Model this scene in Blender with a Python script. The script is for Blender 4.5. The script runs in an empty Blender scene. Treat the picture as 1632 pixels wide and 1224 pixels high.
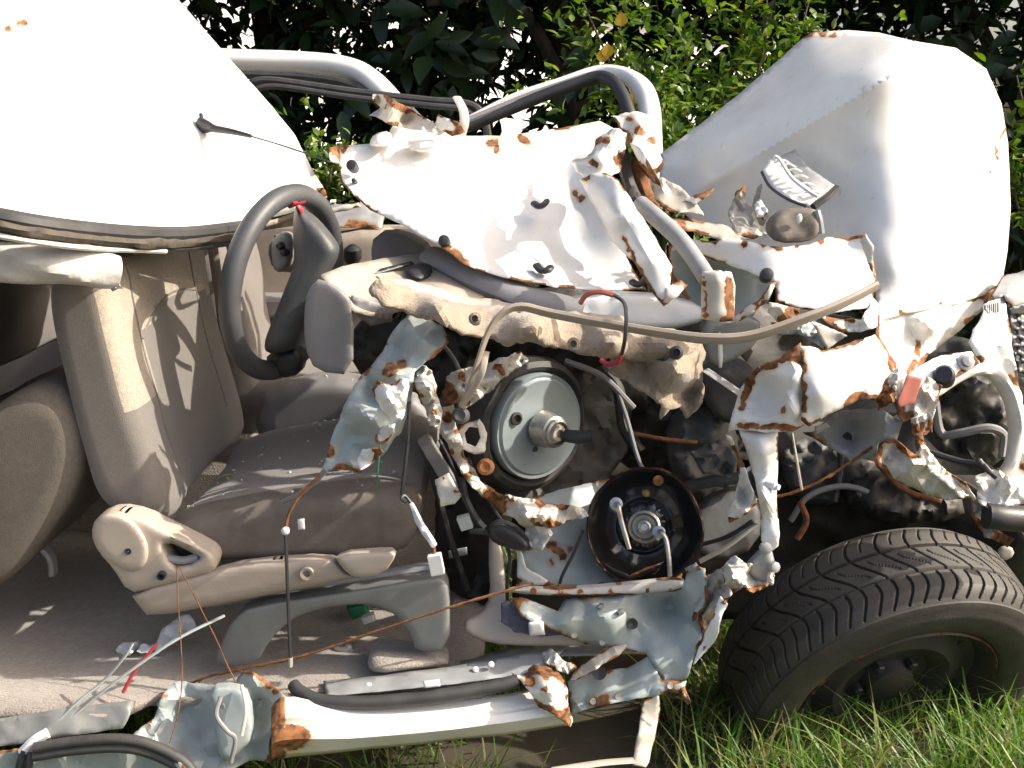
import bpy, bmesh, math, random
import numpy as np
from mathutils import Vector, Matrix, noise
from mathutils.geometry import delaunay_2d_cdt

R = math.radians
sc = bpy.context.scene
col = sc.collection

# ------------------------------------------------------------------ camera
CAM_H, PITCH, FPX = 1.20, R(14.0), 1650.0
cam_d = bpy.data.cameras.new('camera')
cam = bpy.data.objects.new('camera', cam_d); col.objects.link(cam)
cam.location = (0, 0, CAM_H)
cam.rotation_euler = (R(90) - PITCH, 0, 0)
cam_d.sensor_width = 36.0
cam_d.lens = 36.0 * FPX / 1632.0
cam_d.clip_start = 0.02
cam_d.clip_end = 500
sc.camera = cam

# ------------------------------------------------------------------ sky + sun
SUN = Vector((0.79, -0.06, 0.60)).normalized()
w = bpy.data.worlds.new('World'); sc.world = w; w.use_nodes = True
wn = w.node_tree.nodes; wl = w.node_tree.links
bg = wn['Background']
sky = wn.new('ShaderNodeTexSky'); sky.sky_type = 'NISHITA'; sky.sun_disc = False
sky.sun_elevation = math.asin(SUN.z)
sky.sun_rotation = math.atan2(SUN.x, SUN.y)
sky.dust_density = 6.0; sky.ozone_density = 0.4; sky.air_density = 1.0
wl.new(sky.outputs[0], bg.inputs[0]); bg.inputs[1].default_value = 0.15
sl = bpy.data.lights.new('sun', 'SUN'); sl.energy = 3.8; sl.angle = R(0.6); sl.color = (1.0, 0.94, 0.83)
so = bpy.data.objects.new('sun', sl); col.objects.link(so)
so.rotation_euler = SUN.to_track_quat('Z', 'Y').to_euler()
so.location = (3, -2, 6)
sc.view_settings.view_transform = 'Standard'
sc.view_settings.look = 'None'
sc.view_settings.gamma = 1.0
sc.view_settings.exposure = 0.88
sc.cycles.max_bounces = 6
sc.cycles.transparent_max_bounces = 6

# ------------------------------------------------------------------ helpers
CT, ST = math.cos(PITCH), math.sin(PITCH)
def P(px, py, Y):
    """point of the place seen at photograph pixel px,py and lying at ground distance Y"""
    u = (px - 816.0) / FPX; v = (612.0 - py) / FPX
    t = Y / (CT + v * ST)
    return Vector((u * t, Y, CAM_H + t * (v * CT - ST)))

def tag(o, label=None, cat=None, group=None, kind=None):
    if label: o['label'] = label
    if cat: o['category'] = cat
    if group: o['group'] = group
    if kind: o['kind'] = kind
    return o

def empty(name, loc, label=None, cat=None, parent=None):
    o = bpy.data.objects.new(name, None); col.objects.link(o)
    o.empty_display_size = 0.05
    if parent is not None:
        o.parent = parent
        o.location = Vector(loc) - world_of(parent)
    else:
        o.location = loc
    tag(o, label, cat)
    return o

def world_of(o):
    v = Vector((0, 0, 0))
    while o is not None:
        v += o.location; o = o.parent
    return v

def link(name, verts, faces, mat, parent=None, smooth=True, attrs=None, label=None, sharp=38):
    me = bpy.data.meshes.new(name)
    off = world_of(parent) if parent is not None else Vector((0, 0, 0))
    me.from_pydata([tuple(Vector(v) - off) for v in verts], [], faces)
    me.update()
    if smooth:
        me.polygons.foreach_set('use_smooth', [True] * len(me.polygons))
        if sharp: me.set_sharp_from_angle(angle=R(sharp))
    if attrs:
        for k, arr in attrs.items():
            a = me.attributes.new(k, 'FLOAT', 'POINT')
            a.data.foreach_set('value', np.asarray(arr, dtype=np.float32))
    o = bpy.data.objects.new(name, me); col.objects.link(o)
    if mat is not None: me.materials.append(mat)
    if parent is not None: o.parent = parent
    if label: o['label'] = label
    return o

def fbm2(x, y, s, seed, oct=3):
    return noise.fractal(Vector((x * s, y * s, seed * 7.13)), 0.8, 2.1, oct, noise_basis='PERLIN_ORIGINAL')

def _h(i, j, s):
    n = (i * 374761393 + j * 668265263 + s * 1274126177) & 0xffffffff
    n = ((n ^ (n >> 13)) * 1103515245) & 0xffffffff
    return ((n ^ (n >> 16)) & 0xffff) / 32767.5 - 1
def facet(x, y, s, seed):
    """piecewise flat folds: heights on a warped triangle lattice"""
    wx = 14 * noise.noise(Vector((x * .02, y * .02, seed * 1.7))) ; wy = 14 * noise.noise(Vector((x * .02, y * .02, seed * 1.7 + 40)))
    x = (x + wx) * s * 1.1; y = (y + wy) * s * 1.1
    ca, sa = math.cos(seed * 1.3), math.sin(seed * 1.3); x, y = x * ca - y * sa, x * sa + y * ca
    k = (x + y) * .366; i = math.floor(x + k); j = math.floor(y + k)
    fx, fy = x + k - i, y + k - j; i = int(i); j = int(j); sd = int(seed)
    if fx > fy: return _h(i, j, sd) * (1 - fx) + _h(i + 1, j, sd) * (fx - fy) + _h(i + 1, j + 1, sd) * fy
    return _h(i, j, sd) * (1 - fy) + _h(i, j + 1, sd) * (fy - fx) + _h(i + 1, j + 1, sd) * fx

def in_poly(x, y, pl):
    c = False; n = len(pl); j = n - 1
    for i in range(n):
        xi, yi = pl[i][0], pl[i][1]; xj, yj = pl[j][0], pl[j][1]
        if (yi > y) != (yj > y) and x < (xj - xi) * (y - yi) / (yj - yi) + xi: c = not c
        j = i
    return c

def seg_dist(pts, loop):
    """distance of pts (n,2) to a closed loop (m,2)"""
    a = np.asarray(loop)[:, :2]; b = np.roll(a, -1, 0)
    ab = b - a; L = (ab ** 2).sum(1) + 1e-9
    best = np.full(len(pts), 1e9)
    for i in range(len(a)):
        t = np.clip(((pts - a[i]) @ ab[i]) / L[i], 0, 1)
        d = np.hypot(*(pts - (a[i] + t[:, None] * ab[i])).T)
        best = np.minimum(best, d)
    return best

def rbf(ctrl, c=18.0):
    ct = np.asarray(ctrl, float); xy = ct[:, :2]; n = len(ct)
    d = np.sqrt(((xy[:, None] - xy[None]) ** 2).sum(-1) + c * c)
    A = np.zeros((n + 3, n + 3)); A[:n, :n] = d + np.eye(n) * 0.5
    Q = np.c_[np.ones(n), xy / 500]; A[:n, n:] = Q; A[n:, :n] = Q.T
    s = np.linalg.solve(A, np.r_[ct[:, 2], 0, 0, 0])
    def f(p):
        p = np.asarray(p, float)
        dd = np.sqrt(((p[:, None] - xy[None]) ** 2).sum(-1) + c * c)
        return dd @ s[:n] + np.c_[np.ones(len(p)), p / 500] @ s[n:]
    return f

SEED = [0]
def smooth_loop(loop, k):
    """Chaikin corner cutting, k rounds, on (px,py,Y) tuples"""
    for _ in range(k):
        out = []
        for i in range(len(loop)):
            a = loop[i]; b = loop[(i + 1) % len(loop)]
            out.append(tuple(a[j] * .75 + b[j] * .25 for j in range(3)))
            out.append(tuple(a[j] * .25 + b[j] * .75 for j in range(3)))
        loop = out
    return loop

def tri_region(outline, res, jag, holes, seed, insets=()):
    """triangulated plan of an outlined region: points (n,2), triangles, jagged loop"""
    loop = []
    n = len(outline)
    for i in range(n):
        a = outline[i]; b = outline[(i + 1) % n]
        L = math.hypot(b[0] - a[0], b[1] - a[1]); k = max(1, int(L / max(3.0, res * .6)))
        for j in range(k):
            t = j / k; x = a[0] + (b[0] - a[0]) * t; y = a[1] + (b[1] - a[1]) * t
            if jag:
                nx, ny = (b[1] - a[1]) / (L + 1e-6), -(b[0] - a[0]) / (L + 1e-6)
                q = jag * (fbm2(x, y, .035, seed, 4) * 1.1)
                x += nx * q; y += ny * q
            loop.append((x, y))
    pts = list(loop); edges = [(i, (i + 1) % len(loop)) for i in range(len(loop))]
    hl = []
    for h in holes:
        s = len(pts); m = len(h)
        pts += [(p[0], p[1]) for p in h]; edges += [(s + i, s + (i + 1) % m) for i in range(m)]
        hl.append(h)
    x0 = min(p[0] for p in loop); x1 = max(p[0] for p in loop)
    y0 = min(p[1] for p in loop); y1 = max(p[1] for p in loop)
    la = np.array(loop)
    gx = []
    r = 0; y = y0 + res * .5
    while y < y1:
        x = x0 + (res * .5 if r % 2 else 0)
        while x < x1:
            if in_poly(x, y, loop) and not any(in_poly(x, y, h) for h in hl): gx.append((x, y))
            x += res
        y += res * .87; r += 1
    if gx:
        g = np.array(gx); d = seg_dist(g, la)
        for h in hl: d = np.minimum(d, seg_dist(g, h))
        pts += [tuple(p) for p in g[d > res * .45]]
    for ins in insets:
        cand = []
        for i in range(len(loop)):
            ax, ay = loop[i - 1]; bx, by = loop[(i + 1) % len(loop)]
            L = math.hypot(bx - ax, by - ay) + 1e-6; nx, ny = (by - ay) / L, -(bx - ax) / L
            for sg in (1, -1):
                x, y = loop[i][0] + sg * nx * ins, loop[i][1] + sg * ny * ins
                if in_poly(x, y, loop) and not any(in_poly(x, y, h) for h in hl): cand.append((x, y))
        if cand:
            cd = np.array(cand); d = seg_dist(cd, la)
            for h in hl: d = np.minimum(d, seg_dist(cd, h))
            pts += [tuple(p) for p in cd[d > ins * .92]]
    vo, eo, fo, _, _, _ = delaunay_2d_cdt([Vector(p) for p in pts], edges, [], 0, 1e-4)
    pv = np.array([(p[0], p[1]) for p in vo])
    tris = []
    for f in fo:
        c = pv[list(f)].mean(0)
        if in_poly(c[0], c[1], loop) and not any(in_poly(c[0], c[1], h) for h in hl): tris.append(tuple(f))
    return pv, tris, la

def rust_of(pv, la, rustw, spots, seed):
    r = np.zeros(len(pv))
    if rustw > 0:
        d = seg_dist(pv, la)
        wv = np.array([rustw * min(2.0, max(0.0, .05 + 3.0 * fbm2(p[0], p[1], .016, seed + 3))) for p in pv])
        r = np.clip(1.12 - d / (wv + 1e-3) * .55, 0, 1) * np.clip((wv - .25 * rustw) / (.3 * rustw), 0, 1)
    if spots:
        pw = np.array([(p[0] + 5 * fbm2(p[0], p[1], .05, seed + 11) + 3 * fbm2(p[0], p[1], .14, seed + 12), p[1] + 5 * fbm2(p[0], p[1], .05, seed + 13) + 3 * fbm2(p[0], p[1], .14, seed + 14)) for p in pv])
    for s in spots:
        r = np.maximum(r, np.clip(1 - np.hypot(pw[:, 0] - s[0], pw[:, 1] - s[1]) / s[2] * .55 + .12, 0, 1))
    return r

def rl(x0, y0, x1, y1, r, n=6):
    return [(x0 + (x1 - x0) * i / (n - 1), y0 + (y1 - y0) * i / (n - 1), r) for i in range(n)]

def sheet(name, outline, mat, parent, inner=(), crumple=.012, cs=.02, res=9, thick=.0015, jag=2.5,
          rustw=8, spots=(), holes=(), label=None, soft=18.0, lip=0.0, lipw=20.0, chaikin=0, ridge=0.0, seed=None, sharp=22, extra=None):
    """a bent metal, felt or plastic sheet with real thickness"""
    SEED[0] += 1; sd = SEED[0] if seed is None else seed
    f = rbf(list(outline) + list(inner), soft)
    if chaikin: outline = smooth_loop(list(outline), chaikin)
    pv, tris, la = tri_region(outline, res, jag, holes, sd)
    Y = f(pv)
    ed = seg_dist(pv, la)
    if lip: Y = Y + lip * np.clip(1 - ed / lipw, 0, 1) ** 2
    if crumple:
        for i, p in enumerate(pv):
            n1 = fbm2(p[0], p[1], cs, sd, 2)
            Y[i] += crumple * (.85 * facet(p[0], p[1], cs * .8, sd) + .42 * facet(p[0], p[1], cs * 2.1, sd + 4) + .12 * n1)
    if extra is not None: Y = Y + extra(pv)
    if ridge:
        Y += ridge * np.sin((pv[:, 0] * .5 + pv[:, 1]) * .12)
    V = [P(p[0], p[1], y) for p, y in zip(pv, Y)]
    T = []
    for t in tris:
        n = (V[t[1]] - V[t[0]]).cross(V[t[2]] - V[t[0]])
        T.append(t if n.dot(V[t[0]] - Vector((0, 0, CAM_H))) < 0 else (t[0], t[2], t[1]))
    rr = rust_of(pv, la, rustw, spots, sd)
    o = link(name, V, T, mat, parent, True, {'rust': rr}, label, sharp=sharp)
    m = o.modifiers.new('thickness', 'SOLIDIFY'); m.thickness = thick; m.offset = -1
    return o

def pillow(name, outline, mat, parent, front=.02, back=.03, rnd=20.0, inner=(), res=9, jag=0.0, rustw=0, spots=(), holes=(),
           label=None, crumple=0.0, cs=.02, chaikin=1, soft=25.0):
    """a closed rounded solid: outline with a domed front and back"""
    SEED[0] += 1; sd = SEED[0]
    f = rbf(list(outline) + list(inner), soft)
    if chaikin: outline = smooth_loop(list(outline), chaikin)
    pv, tris, la = tri_region(outline, res, jag, holes, sd, (rnd * .07, rnd * .25, rnd * .55))
    Y = f(pv); d = seg_dist(pv, la)
    for h in holes: d = np.minimum(d, seg_dist(pv, np.array([(p[0], p[1]) for p in h])))
    s = np.clip(d / rnd, 0, 1); prof = np.sqrt(np.clip(1 - (1 - s) ** 2, 0, 1))
    cr = np.array([crumple * fbm2(p[0], p[1], cs, sd, 3) for p in pv]) if crumple else np.zeros(len(pv))
    n = len(pv)
    A = [P(p[0], p[1], y - front * q + c) for p, y, q, c in zip(pv, Y, prof, cr)]
    Bk = []
    for p, y, q, a in zip(pv, Y, prof, A):
        b = P(p[0], p[1], y); Bk.append(Vector((b.x, b.y + back * (.35 + .65 * q), b.z)))
    F = []
    cnt = {}
    for t in tris:
        nn = (A[t[1]] - A[t[0]]).cross(A[t[2]] - A[t[0]])
        if nn.dot(A[t[0]] - Vector((0, 0, CAM_H))) > 0: t = (t[0], t[2], t[1])
        F.append(t); F.append((t[0] + n, t[2] + n, t[1] + n))
        for i in range(3):
            e = (t[i], t[(i + 1) % 3]); cnt[e] = cnt.get(e, 0) + 1
    for (a, b) in list(cnt):
        if (b, a) not in cnt: F.append((b, a, a + n, b + n))
    rr = rust_of(pv, la, rustw, spots, sd)
    return link(name, A + Bk, F, mat, parent, True, {'rust': np.r_[rr, rr]}, label, sharp=60)

def catmull(pts, per=6):
    pts = [Vector(p) for p in pts]
    if len(pts) < 3: per = max(per, 4)
    q = [pts[0] * 2 - pts[1]] + pts + [pts[-1] * 2 - pts[-2]]
    out = []
    for i in range(1, len(q) - 2):
        p0, p1, p2, p3 = q[i - 1:i + 3]
        for j in range(per):
            t = j / per
            out.append(.5 * ((2 * p1) + (p2 - p0) * t + (2 * p0 - 5 * p1 + 4 * p2 - p3) * t * t + (3 * p1 - p0 - 3 * p2 + p3) * t ** 3))
    out.append(pts[-1])
    return out

def sweep(name, pts, r, mat, parent, seg=8, flat=1.0, per=6, label=None, wob=0.0, taper=None, flat_dir=None, world=False, rust=0.0, twist=0.0, attrs=None):
    """a round or flattened bar along a path of (px,py,Y) points"""
    path = catmull([p if world else P(*p) for p in pts], per)
    n = len(path); V = []; F = []; ru = []
    up = None
    for i in range(n):
        t = (path[min(i + 1, n - 1)] - path[max(i - 1, 0)]).normalized()
        if up is None:
            ref = Vector(flat_dir) if flat_dir else (Vector((0, 0, 1)) if abs(t.z) < .9 else Vector((0, 1, 0)))
            up = (ref - t * ref.dot(t)).normalized()
        else:
            up = (up - t * up.dot(t)).normalized()
        sd = t.cross(up)
        f = i / (n - 1)
        rr = r if taper is None else r * float(np.interp(f, np.linspace(0, 1, len(taper)), taper))
        for k in range(seg):
            a = 2 * math.pi * k / seg + twist * f
            q = rr
            if wob: q *= 1 + wob * noise.noise(path[i] * (0.35 / r) + Vector((math.cos(a), math.sin(a), 0)) * .9)
            V.append(path[i] + up * (math.cos(a) * q * flat) + sd * (math.sin(a) * q))
            ru.append(rust * (.5 + .8 * noise.noise(path[i] * 25 + Vector((k, 0, 0)) * .3)))
    for i in range(n - 1):
        for k in range(seg):
            a = i * seg + k; b = i * seg + (k + 1) % seg
            F.append((a, b, b + seg, a + seg))
    F.append(tuple(range(seg - 1, -1, -1))); F.append(tuple((n - 1) * seg + k for k in range(seg)))
    return link(name, V, F, mat, parent, True, {'rust': ru}, label)

def frame_of(n):
    n = Vector(n).normalized()
    a = n.cross(Vector((0, 0, 1)))
    if a.length < 1e-3: a = Vector((1, 0, 0))
    a.normalize(); b = n.cross(a)
    return n, a, b

def lathe(name, c, n, prof, mat, parent, seg=40, label=None, rough_rim=0.0, seed=0, closed=False, rust=None):
    """profile [(radius, offset along n)] turned round the axis n at c"""
    n, a, b = frame_of(n); c = Vector(c); V = []; F = []; ru = []
    for i, (r, h) in enumerate(prof):
        for k in range(seg):
            t = 2 * math.pi * k / seg
            q = r * (1 + rough_rim * noise.noise(Vector((math.cos(t) * 1.6, math.sin(t) * 1.6, seed + r * 3))))
            hh = h + rough_rim * .12 * noise.noise(Vector((math.cos(t) * 2.2, math.sin(t) * 2.2, seed + 9 + r * 9)))
            V.append(c + a * (math.cos(t) * q) + b * (math.sin(t) * q) + n * hh)
            ru.append(rust[i] if rust else 0)
    m = len(prof)
    for i in range(m - 1):
        for k in range(seg):
            p = i * seg + k; q = i * seg + (k + 1) % seg
            F.append((p, q, q + seg, p + seg))
    if closed:
        for k in range(seg):
            p = (m - 1) * seg + k; q = (m - 1) * seg + (k + 1) % seg
            F.append((p, q, (k + 1) % seg, k))
    else:
        if prof[0][0] > 1e-6: F.append(tuple(range(seg - 1, -1, -1)))
        if prof[-1][0] > 1e-6: F.append(tuple((m - 1) * seg + k for k in range(seg)))
    o = link(name, V, F, mat, parent, True, {'rust': ru}, label)
    o.data.validate()
    return o

def boxy(name, c, ex, ey, ez, mat, parent, bev=.15, label=None):
    """bevelled block with half-axes ex, ey, ez"""
    bm = bmesh.new(); bmesh.ops.create_cube(bm, size=2)
    bmesh.ops.bevel(bm, geom=bm.edges[:], offset=bev, segments=2, affect='EDGES', profile=.6)
    ex, ey, ez, c = Vector(ex), Vector(ey), Vector(ez), Vector(c)
    V = [c + ex * v.co.x + ey * v.co.y + ez * v.co.z for v in bm.verts]
    bm.verts.index_update()
    F = [tuple(v.index for v in f.verts) for f in bm.faces]
    bm.free()
    return link(name, V, F, mat, parent, False, None, label)

# ------------------------------------------------------------------ materials
def nt(m):
    m.use_nodes = True
    return m.node_tree.nodes, m.node_tree.links

def lin(r, g, b): return (r, g, b, 1.0)

def make_mat(name, c1, c2=None, rough=.5, metal=0.0, nscale=18.0, bump=0.0, bscale=60.0, coat=0.0, rust=False, dirt=0.0,
             dirt_col=(.16, .13, .1), spec=.5, weave=0.0, sheen=0.0, trans=0.0, stretch=None, speck=0.0):
    m = bpy.data.materials.new(name); N, L = nt(m)
    b = N['Principled BSDF']
    tc = N.new('ShaderNodeTexCoord')
    vec = tc.outputs['Object']
    if stretch:
        mp = N.new('ShaderNodeMapping'); mp.inputs['Scale'].default_value = stretch
        L.new(vec, mp.inputs[0]); vec = mp.outputs[0]
    nz = N.new('ShaderNodeTexNoise'); nz.inputs['Scale'].default_value = nscale; nz.inputs['Detail'].default_value = 6
    nz.inputs['Roughness'].default_value = .62
    L.new(vec, nz.inputs[0])
    mx = N.new('ShaderNodeMix'); mx.data_type = 'RGBA'
    cr = N.new('ShaderNodeMapRange'); cr.inputs[1].default_value = .32; cr.inputs[2].default_value = .68
    L.new(nz.outputs[0], cr.inputs[0]); L.new(cr.outputs[0], mx.inputs[0])
    mx.inputs[6].default_value = lin(*c1); mx.inputs[7].default_value = lin(*(c2 or c1))
    out = mx.outputs[2]
    rgh = None
    if dirt > 0:
        n2 = N.new('ShaderNodeTexNoise'); n2.inputs['Scale'].default_value = 4.3; n2.inputs['Detail'].default_value = 9
        n2.inputs['Roughness'].default_value = .72
        L.new(tc.outputs['Object'], n2.inputs[0])
        r2 = N.new('ShaderNodeMapRange'); r2.inputs[1].default_value = .5; r2.inputs[2].default_value = .78; r2.inputs[4].default_value = dirt
        L.new(n2.outputs[0], r2.inputs[0])
        m2 = N.new('ShaderNodeMix'); m2.data_type = 'RGBA'
        L.new(r2.outputs[0], m2.inputs[0]); L.new(out, m2.inputs[6]); m2.inputs[7].default_value = lin(*dirt_col)
        out = m2.outputs[2]
    if speck > 0:
        s1 = N.new('ShaderNodeTexNoise'); s1.inputs['Scale'].default_value = 55; s1.inputs['Detail'].default_value = 7; s1.inputs['Roughness'].default_value = .75
        sm_ = N.new('ShaderNodeMapping'); sm_.inputs['Scale'].default_value = (1, 1, .35); sm_.inputs['Rotation'].default_value = (.4, .5, .2)
        L.new(tc.outputs['Object'], sm_.inputs[0]); L.new(sm_.outputs[0], s1.inputs[0])
        s2 = N.new('ShaderNodeMapRange'); s2.inputs[1].default_value = .60; s2.inputs[2].default_value = .72; s2.inputs[4].default_value = speck
        L.new(s1.outputs[0], s2.inputs[0])
        s3 = N.new('ShaderNodeMix'); s3.data_type = 'RGBA'; L.new(s2.outputs[0], s3.inputs[0]); L.new(out, s3.inputs[6]); s3.inputs[7].default_value = lin(.24, .19, .14)
        out = s3.outputs[2]
    if weave > 0:
        vo = N.new('ShaderNodeTexVoronoi'); vo.inputs['Scale'].default_value = 95; vo.feature = 'DISTANCE_TO_EDGE'
        L.new(tc.outputs['Object'], vo.inputs[0])
        r4 = N.new('ShaderNodeMapRange'); r4.inputs[1].default_value = 0.0; r4.inputs[2].default_value = .12
        r4.inputs[3].default_value = weave; r4.inputs[4].default_value = 0
        L.new(vo.outputs[0], r4.inputs[0])
        m4 = N.new('ShaderNodeMix'); m4.data_type = 'RGBA'
        L.new(r4.outputs[0], m4.inputs[0]); L.new(out, m4.inputs[6]); m4.inputs[7].default_value = lin(c1[0] * .55, c1[1] * .55, c1[2] * .55)
        out = m4.outputs[2]
    if rust:
        at = N.new('ShaderNodeAttribute'); at.attribute_name = 'rust'
        n3 = N.new('ShaderNodeTexNoise'); n3.inputs['Scale'].default_value = 24; n3.inputs['Detail'].default_value = 8
        n3.inputs['Roughness'].default_value = .7; L.new(tc.outputs['Object'], n3.inputs[0])
        ad = N.new('ShaderNodeMath'); ad.operation = 'MULTIPLY_ADD'; ad.inputs[1].default_value = .62; ad.inputs[2].default_value = -.31
        L.new(n3.outputs[0], ad.inputs[0])
        su = N.new('ShaderNodeMath'); su.operation = 'ADD'; L.new(ad.outputs[0], su.inputs[0]); L.new(at.outputs['Fac'], su.inputs[1])
        # yellow stain round the rust
        st = N.new('ShaderNodeMapRange'); st.inputs[1].default_value = .3; st.inputs[2].default_value = .62; st.inputs[4].default_value = .7
        L.new(su.outputs[0], st.inputs[0])
        m5 = N.new('ShaderNodeMix'); m5.data_type = 'RGBA'; L.new(st.outputs[0], m5.inputs[0]); L.new(out, m5.inputs[6])
        m5.inputs[7].default_value = lin(c1[0] * .78 + .02, c1[1] * .62, c1[2] * .42)
        rc = N.new('ShaderNodeMix'); rc.data_type = 'RGBA'
        n6 = N.new('ShaderNodeTexNoise'); n6.inputs['Scale'].default_value = 70; n6.inputs['Detail'].default_value = 5; L.new(tc.outputs['Object'], n6.inputs[0])
        r6 = N.new('ShaderNodeMapRange'); r6.inputs[1].default_value = .35; r6.inputs[2].default_value = .65; L.new(n6.outputs[0], r6.inputs[0])
        L.new(r6.outputs[0], rc.inputs[0])
        rc.inputs[6].default_value = lin(.065, .026, .012); rc.inputs[7].default_value = lin(.32, .135, .048)
        rm = N.new('ShaderNodeMapRange'); rm.inputs[1].default_value = .62; rm.inputs[2].default_value = .70
        L.new(su.outputs[0], rm.inputs[0])
        m6 = N.new('ShaderNodeMix'); m6.data_type = 'RGBA'; L.new(rm.outputs[0], m6.inputs[0]); L.new(m5.outputs[2], m6.inputs[6]); L.new(rc.outputs[2], m6.inputs[7])
        out = m6.outputs[2]
        rr = N.new('ShaderNodeMapRange'); rr.inputs[3].default_value = rough; rr.inputs[4].default_value = .9; L.new(rm.outputs[0], rr.inputs[0])
        L.new(rr.outputs[0], b.inputs['Roughness'])
        if metal:
            rq = N.new('ShaderNodeMapRange'); rq.inputs[3].default_value = metal; rq.inputs[4].default_value = 0; L.new(rm.outputs[0], rq.inputs[0])
            L.new(rq.outputs[0], b.inputs['Metallic'])
        if coat:
            rq = N.new('ShaderNodeMapRange'); rq.inputs[3].default_value = coat; rq.inputs[4].default_value = 0; L.new(rm.outputs[0], rq.inputs[0])
            L.new(rq.outputs[0], b.inputs['Coat Weight'])
    else:
        rv = N.new('ShaderNodeMapRange'); rv.inputs[3].default_value = max(0, rough - .08); rv.inputs[4].default_value = min(1, rough + .08)
        L.new(nz.outputs[0], rv.inputs[0]); L.new(rv.outputs[0], b.inputs['Roughness'])
        b.inputs['Metallic'].default_value = metal
        b.inputs['Coat Weight'].default_value = coat
    b.inputs['Specular IOR Level'].default_value = spec
    if sheen: b.inputs['Sheen Weight'].default_value = sheen
    if trans:
        b.inputs['Transmission Weight'].default_value = trans
    L.new(out, b.inputs['Base Color'])
    if bump > 0:
        bn = N.new('ShaderNodeTexNoise'); bn.inputs['Scale'].default_value = bscale; bn.inputs['Detail'].default_value = 6
        L.new(vec, bn.inputs[0])
        bp = N.new('ShaderNodeBump'); bp.inputs['Strength'].default_value = bump; bp.inputs['Distance'].default_value = .004
        L.new(bn.outputs[0], bp.inputs['Height']); L.new(bp.outputs[0], b.inputs['Normal'])
    return m

M = {}
M['white'] = make_mat('white_paint', (.80, .785, .745), (.74, .72, .675), rough=.34, coat=.25, rust=True, dirt=.4, dirt_col=(.42, .37, .30), bump=.05, bscale=14, speck=.4)
M['roofw'] = make_mat('roof_paint', (.80, .78, .73), (.77, .75, .70), rough=.4, coat=.2, rust=True, dirt=.16, dirt_col=(.5, .43, .34), bump=.03, bscale=8, speck=.18)
M['dirtyw'] = make_mat('dirty_white_paint', (.66, .64, .58), (.5, .46, .4), rough=.5, rust=True, dirt=.5, dirt_col=(.22, .18, .13), bump=.15, bscale=30)
M['primer'] = make_mat('grey_green_primer', (.36, .40, .385), (.29, .325, .315), rough=.38, coat=.15, rust=True, dirt=.45, dirt_col=(.17, .15, .12), bump=.08, bscale=25, speck=.45)
M['beige_metal'] = make_mat('beige_metal', (.44, .41, .35), (.32, .29, .25), rough=.5, rust=True, dirt=.45, bump=.1)
M['greym'] = make_mat('grey_metal', (.33, .34, .34), (.24, .24, .24), rough=.42, rust=True, dirt=.35, bump=.08, coat=.1)
M['rusty'] = make_mat('rusted_steel', (.26, .10, .03), (.09, .04, .02), rough=.9, nscale=60, bump=.4, bscale=120)
M['tanp'] = make_mat('tan_plastic', (.39, .325, .265), (.34, .285, .232), rough=.55, bump=.08, bscale=320, dirt=.25, dirt_col=(.2, .17, .14))
M['tanp2'] = make_mat('pale_tan_plastic', (.47, .40, .33), (.41, .35, .29), rough=.5, bump=.06, bscale=320, dirt=.2, dirt_col=(.22, .19, .15))
M['greyp'] = make_mat('grey_plastic', (.235, .225, .225), (.20, .19, .19), rough=.55, bump=.08, bscale=300, dirt=.2)
M['felt'] = make_mat('tan_felt', (.36, .285, .205), (.25, .195, .14), rough=.95, nscale=60, bump=.6, bscale=220, dirt=.35, sheen=.3)
M['carpet'] = make_mat('tan_carpet', (.33, .285, .245), (.24, .208, .18), rough=1, nscale=90, bump=.7, bscale=260, dirt=.5, sheen=.3)
M['fabric'] = make_mat('grey_brown_fabric', (.19, .168, .150), (.158, .14, .125), rough=.95, nscale=220, bump=.35, bscale=700, dirt=.3, dirt_col=(.1, .09, .075), sheen=.2)
M['insert'] = make_mat('pale_woven_fabric', (.42, .36, .285), (.34, .29, .235), rough=.95, nscale=120, bump=.35, bscale=500, weave=.5, sheen=.2)
M['vinyl'] = make_mat('brown_vinyl', (.165, .138, .114), (.12, .10, .083), rough=.72, nscale=35, bump=.12, bscale=260, dirt=.5, dirt_col=(.10, .085, .07))
M['black'] = make_mat('black_plastic', (.022, .022, .024), (.03, .03, .032), rough=.45, bump=.08, bscale=250, dirt=.25, dirt_col=(.10, .09, .08))
M['wheelp'] = make_mat('dark_grey_wheel_foam', (.055, .057, .062), (.07, .07, .072), rough=.5, bump=.12, bscale=350, dirt=.3, dirt_col=(.13, .12, .11))
M['rubber'] = make_mat('grey_black_rubber', (.03, .03, .031), (.055, .053, .05), rough=.6, nscale=30, dirt=.4, dirt_col=(.14, .125, .105), bump=.1)
M['gloss'] = make_mat('black_gloss_enamel', (.010, .010, .011), (.016, .015, .014), rough=.16, coat=.7, rust=True, dirt=.3, dirt_col=(.10, .085, .06))
M['zinc'] = make_mat('zinc_plate', (.40, .455, .47), (.31, .36, .375), rough=.36, metal=.4, rust=True, dirt=.3, nscale=9)
M['chrome'] = make_mat('dull_plated_steel', (.55, .53, .49), (.4, .38, .34), rough=.32, metal=.8, dirt=.3)
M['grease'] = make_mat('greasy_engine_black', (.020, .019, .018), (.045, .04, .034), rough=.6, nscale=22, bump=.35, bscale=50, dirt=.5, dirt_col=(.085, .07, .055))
M['greyengine'] = make_mat('dirty_engine_grey', (.10, .10, .10), (.06, .058, .055), rough=.6, nscale=16, bump=.25, bscale=40, dirt=.5, dirt_col=(.05, .04, .03))
M['redp'] = make_mat('red_plastic', (.40, .03, .04), (.32, .03, .04), rough=.4)
M['redlabel'] = make_mat('faded_red_sticker', (.42, .13, .09), (.34, .10, .075), rough=.6, nscale=50)
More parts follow.
